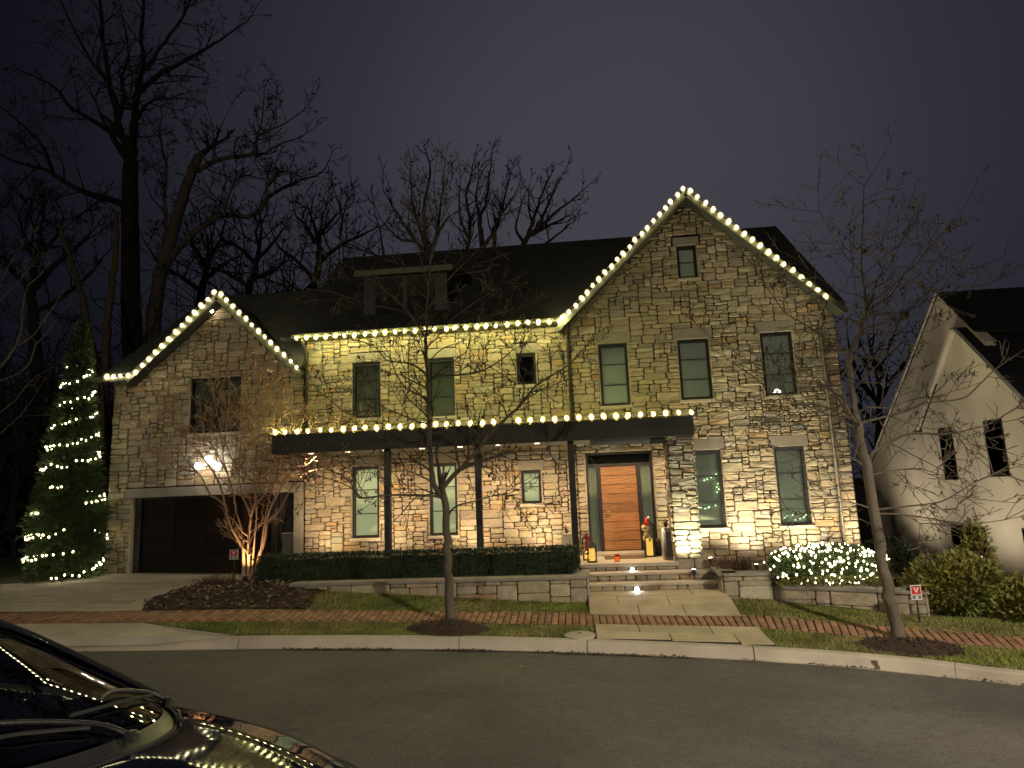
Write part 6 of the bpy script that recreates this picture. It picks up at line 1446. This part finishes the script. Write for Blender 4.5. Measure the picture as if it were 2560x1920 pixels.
wood(-60, -13, 26, 44, 9.5, 420, 16000); wood(-34, -14.5, 19, 27, 6.5, 160, 14000); wood(-13, 12, 32, 46, 7, 160, 3000); wood(-17, -6.5, 23, 31, 10.5, 170, 4000); wood(12, 40, 27, 44, 5.5, 200, 7000)
tag(wd.build('woodland', 'barkdark'), 'dark leafless wood rising behind both houses', 'woodland', kind='stuff')
# ---------------------------------------------------------------- lit evergreen
EC = Vector((-12.50, 15.05, .55)); EH = 6.55; ER = .90
ev = thing('evergreen_tree', tuple(EC), 'tall dark conifer wound with white lights beside the garage', 'tree')
MB().tube([EC, EC+Vector((0,0,EH*.6)), EC+Vector((0,0,EH))], [.10, .05, .01], 8).build('trunk', 'barkdark', ev)
def er(h): f = h/EH; return ER*((1-f)**.82)*(1 if f > .12 else .75+.25*f/.12)+.03
nd = MB()
for _ in range(2300):
    h = EH*(1-random.random()**.62)*.985+.05; a = random.uniform(0, 6.283); R0 = er(h)*(1+.16*noise.noise((math.cos(a)*2, math.sin(a)*2, h*1.6)))
    q = EC+Vector((0, 0, h)); d = Vector((math.cos(a), math.sin(a), random.uniform(-.1, .55))).normalized(); L = R0*random.uniform(.8, 1.12)
    for k in range(9):
        f = .28+.72*k/8; p = q+d*L*f+Vector((0, 0, -.10*L*f*f))
        for sgn in (-1, 1):
            sd_ = (d*.8+rand_perp(d)*random.uniform(.5, 1.0)+Vector((0,0,.1))).normalized(); nd.leaf(p, sd_, rand_perp(sd_), random.uniform(.09, .19)*(1.1-.3*f), random.uniform(.016, .032))
    nd.leaf(q+d*L*.9+Vector((0,0,-.1*L)), d, rand_perp(d), .2, .03)
tag(nd.build('foliage', 'needle', ev), kind='stuff')
LW = emat('white_mini_light', (1.0, .93, .60), 55); LMi = bulb_mesh(.024, 'bulb', LW, 6, HALOW)
pts = []; turns = 10.0; h = .25
N_ = 300; prevs = None
hs = []; a = 0; s = 0
k = 0
f = 0.0
while len(pts) < 298 and f < 1:
    h = .15+(EH*.80)*f; R0 = er(h)*1.03; a = -2.1+turns*2*math.pi*f
    droop = .10*math.sin(a*1.0)+.05*noise.noise((a*1.7, 0, 0))
    p = EC+Vector((math.cos(a)*R0, math.sin(a)*R0, h+droop+random.gauss(0, .03)))
    if not (noise.noise((a*.55, 3.3, 0)) > .12): pts.append(tuple(p))
    f += .070*random.uniform(.4, 1.6)/(turns*2*math.pi*max(R0, .25))*1.75
light_string('tree_lights', 'spiral of white mini lights wound around the conifer', [pts], LMi, True, .015, .004, 'mini lights on plants')

# ---------------------------------------------------------------- hedges and shrubs
def leafy(name, label, cat, c, half, n, mat, leafL, shape='box', seed=0, group=None, stem=True, flop=.0):
    c = Vector(c); t = thing(name, (c.x, c.y, c.z-half[2]), label, cat, group); mb = MB()
    for _ in range(n):
        if shape == 'box':
            q = Vector((random.uniform(-1, 1), random.uniform(-1, 1), random.uniform(-1, 1)))
            if random.random() < .75:
                ax = random.choice([0, 1, 1, 1, 2, 2]); q[ax] = (1 if random.random() < .5 else -1)*random.uniform(.86, 1.02) if ax != 1 else random.choice([-1, -1, 1])*random.uniform(.86, 1.02)
        else:
            while True:
                q = Vector((random.uniform(-1, 1), random.uniform(-1, 1), random.uniform(-1, 1)))
                if q.length <= 1: break
            if random.random() < .8: q = q.normalized()*random.uniform(.72, 1.0)
            q *= 1+.22*noise.noise((q.x*2.2+seed, q.y*2.2, q.z*2.2))
        p = c+Vector((q.x*half[0], q.y*half[1], q.z*half[2])); out = Vector((q.x, q.y, q.z+.5)).normalized()
        d = (out+rand_perp(out)*random.uniform(.2, 1.2)).normalized(); L = leafL*random.uniform(.6, 1.3)
        mb.leaf(p, d, (out+rand_perp(out)*.8), L, L*random.uniform(.4, .65))
    tag(mb.build('foliage', mat, t), kind='stuff')
    if stem:
        sm = MB()
        for _ in range(14):
            b = c+Vector((random.uniform(-.6, .6)*half[0], random.uniform(-.4, .4)*half[1], -half[2])); e = c+Vector((random.uniform(-.85, .85)*half[0], random.uniform(-.7, .7)*half[1], random.uniform(.0, .7)*half[2]))
            sm.tube([b-Vector((0,0,.05)), b.lerp(e, .5)+Vector((0, 0, .05)), e], [.014, .01, .004], 4)
        sm.build('stems', 'twigbrown', t)
    return t
hg = leafy('hedge', 'long clipped dark green hedge along the porch', 'hedge', (-3.5, 13.72, .84), (3.37, .30, .29), 30000, 'hedgeleaf', .045)
core = MB()
for k in range(40):
    x = -6.75+6.5*k/39; core.box(x-.084, x+.084, 13.50+random.uniform(0,.05), 13.93, .62 if abs(x+1.05) < .14 else .42, 1.06+random.uniform(-.03,.03))
tag(core.build('inner_foliage', 'hedgeleaf', hg), kind='stuff')
bush = leafy('shrub', 'low round shrub covered with a net of white lights', 'shrub', (4.85, 14.05, .60), (1.18, .72, .38), 11000, 'netleaf', .06, 'ball', 3)
NL = emat('net_light', (1.0, .94, .74), 40); NLi = bulb_mesh(.021, 'bulb', NL, 6, HALOW); npts = []
random.seed(77)
for _ in range(320):
    u_ = random.uniform(-1, 1); v_ = random.uniform(-1, 1)
    if u_*u_+v_*v_ > 1: continue
    w_ = math.sqrt(max(0, 1-u_*u_-v_*v_)); fr_ = random.random()
    if fr_ < .5: q = Vector((u_, -max(.1, w_), v_*.95))
    else: q = Vector((u_, v_, max(.15, w_)))
    q.normalize(); q *= 1.04+.22*noise.noise((q.x*2.2+3, q.y*2.2, q.z*2.2)); npts.append((4.85+q.x*1.18, 14.05+q.y*.72, .60+q.z*.38))
npts.sort(key=lambda p: (round(p[2]*5), p[0]))
light_string('net_lights', 'net of bright white lights spread over the low shrub', [npts], NLi, False, group='mini lights on plants')
leafy('ground_cover', 'low olive ground cover under the lit shrub', 'ground cover', (4.85, 13.25, .36), (1.25, .25, .10), 2600, 'shrubleaf', .05, 'ball', 5, stem=False)
leafy('shrub', 'broad olive-green shrub beside the curved wall at right', 'shrub', (6.55, 12.55, .40), (.78, .55, .55), 4200, 'shrubleaf', .10, 'ball', 8)
leafy('shrub', 'dim arching shrub at the far right, next to the neighbour', 'shrub', (7.25, 12.3, .10), (.42, .5, .42), 2600, 'shrubleaf', .11, 'ball', 11)
leafy('shrub', 'slim upright leafy shrub standing above the broad olive one', 'shrub', (7.35, 13.3, .85), (.26, .26, .62), 700, 'shrubleaf', .09, 'ball', 15)
leafy('shrub', 'small dark shrub low in the gap between the houses', 'shrub', (8.0, 18.5, .1), (.8, .8, .55), 2600, 'hedgeleaf', .09, 'ball', 23)
# leafless stems and dried grasses
def stems(name, label, cx, cy, z, w, d_, h, n, mat, r=.004, zfun=None):
    t = thing(name, (cx, cy, z), label, 'plant'); mb = MB()
    for _ in range(n):
        b = Vector((cx+random.gauss(0, w*.4), cy+random.gauss(0, d_*.4), 0)); b.z = (zfun(b.x, b.y) if zfun else z)-.02
        e = b+Vector((random.gauss(0, h*.45), random.gauss(0, h*.35), h*random.uniform(.5, 1.1))); m_ = b.lerp(e, .55)+Vector((0, 0, h*.18))
        mb.tube([b, m_, e], [r, r*.8, r*.4], 3)
        if random.random() < .5: mb.leaf(e, (random.gauss(0,1), random.gauss(0,1), .2), (0, 0, 1), .06, .03)
    tag(mb.build('stem_tuft', mat, t), kind='stuff'); return t
stems('dry_perennial', 'reddish dried perennials left of the crape myrtle', -8.0, 13.95, .45, .6, .5, .22, 260, 'twigbrown', .004, bed_z)
stems('dry_perennial', 'reddish dried perennials right of the crape myrtle', -6.9, 14.1, .5, .6, .4, .20, 200, 'twigbrown', .004, bed_z)
stems('dry_shrub', 'brown leafless shrub in the raised bed right of the pier', 3.05, 13.85, .5, .5, .3, .34, 240, 'twigbrown', .005)
# ---------------------------------------------------------------- neighbouring white house
nb = thing('white_house', (10.0, 18.0, -.5), 'pale painted house with two steep gables and black roof at far right', 'house')
NX = 10.0; zb = -.9
MB().prism([(NX,16.5,zb),(NX,26.5,zb),(NX,26.5,2.2),(NX,24.2,2.2),(NX,23.6,2.55),(NX,18.13,7.10),(NX,16.95,5.92),(NX,16.5,5.45)], (.25,0,0)).build('side_wall', 'stucco', nb)
# forward gable wing, slightly proud
FX = 9.72
g2_ = MB().prism([(FX,14.6,zb),(FX,19.35,zb),(FX,19.35,3.58),(FX,17.12,5.80),(FX,14.6,3.28)], (.27,0,0)); gw_ = g2_.build('gable_wall', 'stucco', nb)
MB().beam((FX-.05,17.12,5.92),(FX-.05,19.45,3.58),.10,.14,(1,0,0)).build('rake_trim', 'whitetrim', gw_)
MB().beam((FX-.09,17.14,5.84),(FX-.09,19.42,3.54),.05,.05,(1,0,0)).build('rake_moulding', 'whitetrim', gw_)
MB().beam((FX-.04,17.10,5.90),(FX-.04,14.5,3.30),.06,.10,(1,0,0)).build('rake_trim', 'whitetrim', gw_)
bx('gutter_end', 'black', gw_, FX-.14, FX-.0, 19.42, 19.58, 3.42, 3.54)
rw = roof('gable_roof', [(FX-.03,17.12,5.95),(FX-.03,14.3,3.13),(20,14.3,3.13),(20,17.12,5.95)], 'roofblack', .05, parent=nb)
roof('rear_slope', [(FX-.03,17.12,5.95),(FX-.03,19.5,3.50),(11.5,19.5,3.50),(11.5,17.12,5.95)], 'roofblack', .05, parent=rw)
rm = roof('main_roof', [(NX-.03,18.13,7.17),(NX-.03,16.75,5.79),(22,14.9,3.94),(22,18.13,7.17)], 'roofblack', .05, parent=nb)
roof('rear_slope', [(NX-.03,18.13,7.17),(NX-.03,24.3,2.03),(22,24.3,2.03),(22,18.13,7.17)], 'roofblack', .05, parent=rm)
MB().beam((NX-.03,18.15,7.14),(NX-.03,24.2,2.10),.05,.08,(1,0,0)).build('rake_trim', 'whitetrim', rm)
def nwin(y0, y1, z0, z1, x, par=gw_, shut=True):
    w = bx('window', 'black', par, x-.012, x+.001, y0, y1, z0, z1)
    MB().box(x-.02, x-.0125, y0+.05, y1-.05, z0+.05, z1-.05).build('pane', glass('neighbour_glass', (.06, .07, .06)), w)
    bx('sill', 'whitetrim', w, x-.06, x-.0, y0-.06, y1+.06, z0-.08, z0-.003); return w
nwin(17.90, 18.52, 2.13, 3.49, FX); nwin(15.86, 16.55, 2.19, 3.50, FX)
nwin(17.1, 18.6, -.4, .98, FX); nwin(14.7, 15.75, -.5, 1.05, FX)
bx('band', 'whitetrim', gw_, FX-.025, FX-.001, 15.2, 15.24, 1.2, 2.1)
uplight(7.9, 15.9, zg(7.9, 15.9)+.02, (9.7, 16.8, 4.2), 190, (1.0, .86, .64), 130, 'added ground flood light brightening the pale neighbouring gable')  # invented fixture, put in to lift the brightness of the neighbour's wall
uplight(7.9, 20.5, zg(7.9, 20.5)+.02, (10, 19.8, 4.2), 230, (1.0, .86, .64), 120, 'added ground flood light between the houses, brightening the neighbouring wall')  # second invented fixture, for the rear part of that wall
# ---------------------------------------------------------------- parked car at the lower left
CARH = R(-8); hx, hy = math.cos(CARH), math.sin(CARH)
CC = Vector((-2.27, 3.18, 0))-Vector((hx*.74-hy*.71, hy*.74+hx*.71, 0))      # ground point under the car's middle
CC.z = zr(CC.x, CC.y)+.0
car = thing('parked_car', tuple(CC), 'dark navy car parked at lower left with house lights mirrored in its windscreen', 'car')
car.rotation_euler = (0, 0, CARH)
e_ = .5; slx = (zr(CC.x+hx*e_, CC.y+hy*e_)-zr(CC.x-hx*e_, CC.y-hy*e_))/(2*e_); sly = (zr(CC.x-hy*e_, CC.y+hx*e_)-zr(CC.x+hy*e_, CC.y-hx*e_))/(2*e_)
car.rotation_euler = Matrix((Vector((hx, hy, slx)).normalized(), Vector((-hy, hx, sly)).normalized(), Vector((hx, hy, slx)).cross(Vector((-hy, hx, sly))).normalized())).transposed().to_euler()
ORG[car.name] = Vector((0, 0, 0))
ST = [(-2.36,.66,.60,.66,.68),(-2.28,.80,.78,.88,.90),(-1.95,.87,.90,.99,1.02),(-1.45,.90,.93,.97,.98),(-.7,.905,.92,.94,.95),(.1,.905,.90,.93,.95),(.6,.905,.885,.935,.97),
      (.95,.90,.865,.915,.965),(1.4,.875,.81,.87,.925),(1.8,.825,.745,.80,.86),(2.1,.73,.68,.72,.775),(2.28,.62,.60,.63,.66),(2.36,.50,.52,.54,.56)]
def st(x, k):
    for a, b in zip(range(len(ST)-1), range(1, len(ST))):
        if ST[a][0] <= x <= ST[b][0]:
            p0 = ST[max(a-1, 0)]; p1 = ST[a]; p2 = ST[b]; p3 = ST[min(b+1, len(ST)-1)]; t = (x-p1[0])/(p2[0]-p1[0])
            m1 = (p2[k]-p0[k])/(p2[0]-p0[0])*(p2[0]-p1[0]); m2 = (p3[k]-p1[k])/(p3[0]-p1[0])*(p2[0]-p1[0])
            return (2*t**3-3*t*t+1)*p1[k]+(t**3-2*t*t+t)*m1+(-2*t**3+3*t*t)*p2[k]+(t**3-t*t)*m2
    return ST[-1][k]
def section(x):
    w = st(x, 1); zs = st(x, 2); ze = st(x, 3); zc = st(x, 4); bot = .22 if abs(x) < 2.1 else .26
    return catmull([(x,0,bot-.02),(x,w*.90,bot),(x,w*.985,bot+.14),(x,w,bot+(zs-bot)*.6),(x,w*.975,zs-.03),(x,w*.93,zs+.012),(x,w*.80,ze-.002),(x,w*.42,(ze+zc)/2+.012),(x,0,zc)], 3)
xs_ = [-2.36+4.72*k/56 for k in range(57)]; body = MB(); rows = []
for x in xs_:
    s_c = section(x); full = [(p.x, p.y, p.z) for p in s_c]+[(p.x, -p.y, p.z) for p in reversed(s_c[1:-1])]; rows.append(full)
m_ = len(rows[0]); body.v = [p for r in rows for p in r]
for i in range(len(rows)-1):
    for k in range(m_): body.f.append((i*m_+k, i*m_+(k+1) % m_, (i+1)*m_+(k+1) % m_, (i+1)*m_+k)); body.c.append(None)
body.f += [tuple(range(m_)), tuple(reversed(range((len(rows)-1)*m_, len(rows)*m_)))]; body.c += [None, None]
cb = body.build('body', 'paint', car, smooth=True)
# windscreen, roof, glazing
def arcw(y, xe, xc, ze, zc, w): f = 1-(y/w)**2; return Vector((xe+(xc-xe)*f, y, ze+(zc-ze)*f))
def surf(lo, hi, n=14, m=8, bulge=0, out=(0,0,1)):
    mb = MB(); o = Vector(out)
    for j in range(m+1):
        for i in range(n+1):
            f = i/n*2-1; p = lo(f).lerp(hi(f), j/m)+o*bulge*math.sin(math.pi*j/m)*(1-.5*f*f); mb.v.append(tuple(p))
    for j in range(m):
        for i in range(n): a = j*(n+1)+i; mb.f.append((a, a+1, a+n+2, a+n+1)); mb.c.append(None)
    return mb
ws_lo = lambda f: Vector((.74+.5*(1-abs(f)**2.4), f*.74, .975+.02*(1-f*f))); ws_hi = lambda f: arcw(f*.57, -.46, -.32, 1.375, 1.41, .57)
rf_b = lambda f: arcw(f*.55, -1.12, -1.20, 1.345, 1.39, .55); rg_lo = lambda f: arcw(f*.66, -1.80, -1.95, 1.00, 1.02, .66)
surf(ws_lo, ws_hi, bulge=.02, out=(.4,0,.9)).build('windscreen', 'carglass', car, smooth=True)
surf(ws_hi, rf_b, bulge=.03).build('roof', 'paint', car, smooth=True)
surf(rf_b, rg_lo, bulge=.02, out=(-.4,0,.9)).build('rear_window', 'carglass', car, smooth=True)
for s in (-1, 1):
    top = catmull([(-.46, .57*s, 1.375), (-.75, .585*s, 1.40), (-1.12, .55*s, 1.345)], 6); bot = catmull([(.74, .79*s, .955), (-.6, .83*s, .965), (-1.80, .70*s, .99)], 6)
    mb = MB(); mb.v = [tuple(p) for p in bot]+[tuple(p) for p in top]; n = len(bot)
    for k in range(n-1): mb.f.append((k, k+1, n+k+1, n+k)); mb.c.append(None)
    mb.build('side_window', 'carglass', car, smooth=True)
    ap_ = catmull([(.80, .765*s, .955), (.48, .72*s, 1.075), (.02, .645*s, 1.245), (-.46, .572*s, 1.378), (-.75, .590*s, 1.400), (-1.12, .555*s, 1.35), (-1.5, .64*s, 1.19), (-1.82, .69*s, 1.0)], 5)
    MB().tube(ap_, [.024]*len(ap_), 8).build('roof_pillar', 'plastic', car, smooth=True)
    MB().tube([p+Vector((.0, -.026*s, .012)) for p in ap_[:16]], .006, 5).build('trim_strip', 'chrome', car, smooth=True)
    bpz = [(-.42, .80*s, .96), (-.45, .60*s, 1.40)]; MB().beam(bpz[0], bpz[1], .10, .03, (1,0,0)).build('door_pillar', 'plastic', car)
    MB().tube(catmull([(.72,.845*s,.945),(-.6,.875*s,.955),(-1.75,.76*s,.985)], 6), .012, 5).build('window_trim', 'chrome', car)
    mr_ = MB(); mr_.lathe([(.04, -.07), (.085, -.04), (.095, .02), (.06, .075)], (0, 0, 0), 12); mr_.v = [(.20+v[0]*.6, .97*s+v[1]*.85, .97+v[2]*.7) for v in mr_.v]; mi = mr_.build('door_mirror', 'paint', car, smooth=True)
    MB().tube([(.23, .86*s, .92), (.22, .93*s, .95)], .022, 6).build('mirror_stalk', 'plastic', car)
    for x in (.22, -.95): bx('door_handle', 'chrome', car, x-.1, x+.1, min(.905*s, .93*s), max(.905*s, .93*s), .80, .825)
    for x in (1.42, -1.38):
        wl_ = MB(); wl_.lathe([(.20, -.11), (.30, -.105), (.325, -.06), (.325, .06), (.30, .105), (.20, .11)], (0, 0, 0), 28); wl_.v = [(x+v[0], .80*s+v[2], .325+v[1]) for v in wl_.v]; tyre = wl_.build('wheel', 'rubber', car, smooth=True)
        rm_ = MB(); rm_.lathe([(.05, .0), (.20, .0), (.21, .015), (.205, .03)], (0, 0, 0), 20); rm_.v = [(x+v[0], (.895+v[2]*.4)*s, .325+v[1]) for v in rm_.v]; rm_.build('rim', 'chrome', tyre, smooth=True)
        ar_ = MB(); ar_.tube([(x+.36*math.cos(q), .875*s, .325+.36*math.sin(q)) for q in [math.pi*k/14 for k in range(15)]], .035, 6); ar_.build('wheel_arch', 'plastic', car)
    hl = MB(); hl.lathe([(.02, -.02), (.10, .02), (.11, .06)], (0,0,0), 14); hl.v = [(2.17+v[2]*.8, .60*s+v[0]*1.3, .62+v[1]*.55) for v in hl.v]; hl.build('headlight', 'lens', car, smooth=True)
    bx('tail_light', 'signred', car, -2.345, -2.27, min(.45*s, .74*s), max(.45*s, .74*s), .74, .84)
# bonnet panel with raised creases, cowl, wipers
def hood_edge(x): return .735 if x < 1.3 else .735-.30*((x-1.3)/.96)**1.6
def deck_z(x, y):
    s_c = section(min(max(x, -2.3), 2.34)); pts_ = s_c[14:]; y = abs(y)
    for a, b in zip(pts_, pts_[1:]):
        if b.y <= y <= a.y: return a.z+(b.z-a.z)*((a.y-y)/max(a.y-b.y, 1e-6))
    return pts_[0].z
hb = MB(); nx_, ny_ = 30, 26
for i in range(nx_+1):
    for j in range(ny_+1):
        f = j/ny_*2-1; x_back = .83+.5*(1-abs(f)**2.4); x = x_back+(2.24-x_back)*i/nx_; y = f*hood_edge(x)
        cre = .012*math.exp(-((abs(f)-.62)/.10)**2)*(1-.5*i/nx_); edge = .5 if abs(f) > .97 or i in (0, nx_) else 1
        hb.v.append((x, y, deck_z(x, y)+.012*edge+cre))
for i in range(nx_):
    for j in range(ny_): a = i*(ny_+1)+j; hb.f.append((a, a+1, a+ny_+2, a+ny_+1)); hb.c.append(None)
hood = hb.build('bonnet', 'paint', car, smooth=True); sol = hood.modifiers.new('thickness', 'SOLIDIFY'); sol.thickness = .012; sol.offset = -1
ce = MB()
for j in range(27):
    f = j/26*2-1; a = ws_lo(f*.99); b = Vector((.82+.5*(1-abs(f)**2.4), f*.735, deck_z(.82+.5*(1-abs(f)**2.4), f*.735)+.006)); ce.v += [tuple(a+Vector((.0,0,-.012))), tuple(a.lerp(b, .5)+Vector((0,0,-.018))), tuple(b)]
for j in range(26):
    for q in range(2): ce.f.append((j*3+q, j*3+q+1, j*3+q+4, j*3+q+3)); ce.c.append(None)
ce.build('cowl', 'plastic', car, smooth=True)
MB().tube([Vector((.825+.5*(1-abs(j/26*2-1)**2.4), (j/26*2-1)*.735, deck_z(.82+.5*(1-abs(j/26*2-1)**2.4), (j/26*2-1)*.735)+.012)) for j in range(27)], .011, 6).build('cowl_seal', 'rubber', car, smooth=True)
def on_ws(f, t): return ws_lo(f).lerp(ws_hi(f), t)+Vector((.4,0,.9))*(.02*math.sin(math.pi*t)*(1-.5*f*f)+.022)
for f0, f1 in ((.82, .05), (.08, -.70)):
    wp = [ws_lo(f0)+Vector((.05, 0, .0)), on_ws(f0*.9+f1*.1, .06), on_ws((f0+f1)/2, .16), on_ws(f1*.75+f0*.25, .15)]
    wo = MB().tube(catmull(wp, 4), .011, 6).build('wiper_arm', 'plastic', car, smooth=True)
    MB().tube([on_ws(f0*.72+f1*.28+.1, .05), on_ws((f0+f1)/2, .10), on_ws(f1-.08, .12)], .008, 5).build('wiper_blade', 'rubber', wo)
    MB().lathe([(.028, 0), (.028, .03), (.015, .04)], tuple(ws_lo(f0)+Vector((.05, 0, -.02))), 10).build('pivot_cap', 'plastic', wo)
bx('dashboard', 'interior', car, .45, .95, -.66, .66, .80, .93, bevel=.03)
for s in (-1, 1):
    sp = bx('seat', 'interior', car, -.75, -.15, .36*s-.24, .36*s+.24, .45, .62, bevel=.05); bx('backrest', 'interior', sp, -.86, -.70, .36*s-.24, .36*s+.24, .55, 1.12, bevel=.05); bx('headrest', 'interior', sp, -.88, -.78, .36*s-.12, .36*s+.12, 1.14, 1.30, bevel=.04)
bx('rear_bench', 'interior', car, -1.75, -1.25, -.62, .62, .50, .95, bevel=.05)
MB().tube([(.28+.06*math.cos(q)*.4, .36+.18*math.cos(q), .92+.18*math.sin(q)) for q in [2*math.pi*k/16 for k in range(17)]], .015, 6).build('steering_wheel', 'interior', car)
bx('rear_mirror', 'plastic', car, .10, .13, -.12, .12, 1.30, 1.36, bevel=.01)
bx('number_plate', 'white', car, 2.345, 2.365, -.16, .16, .42, .52)
bx('grille', 'plastic', car, 2.30, 2.372, -.42, .42, .36, .52, bevel=.02)
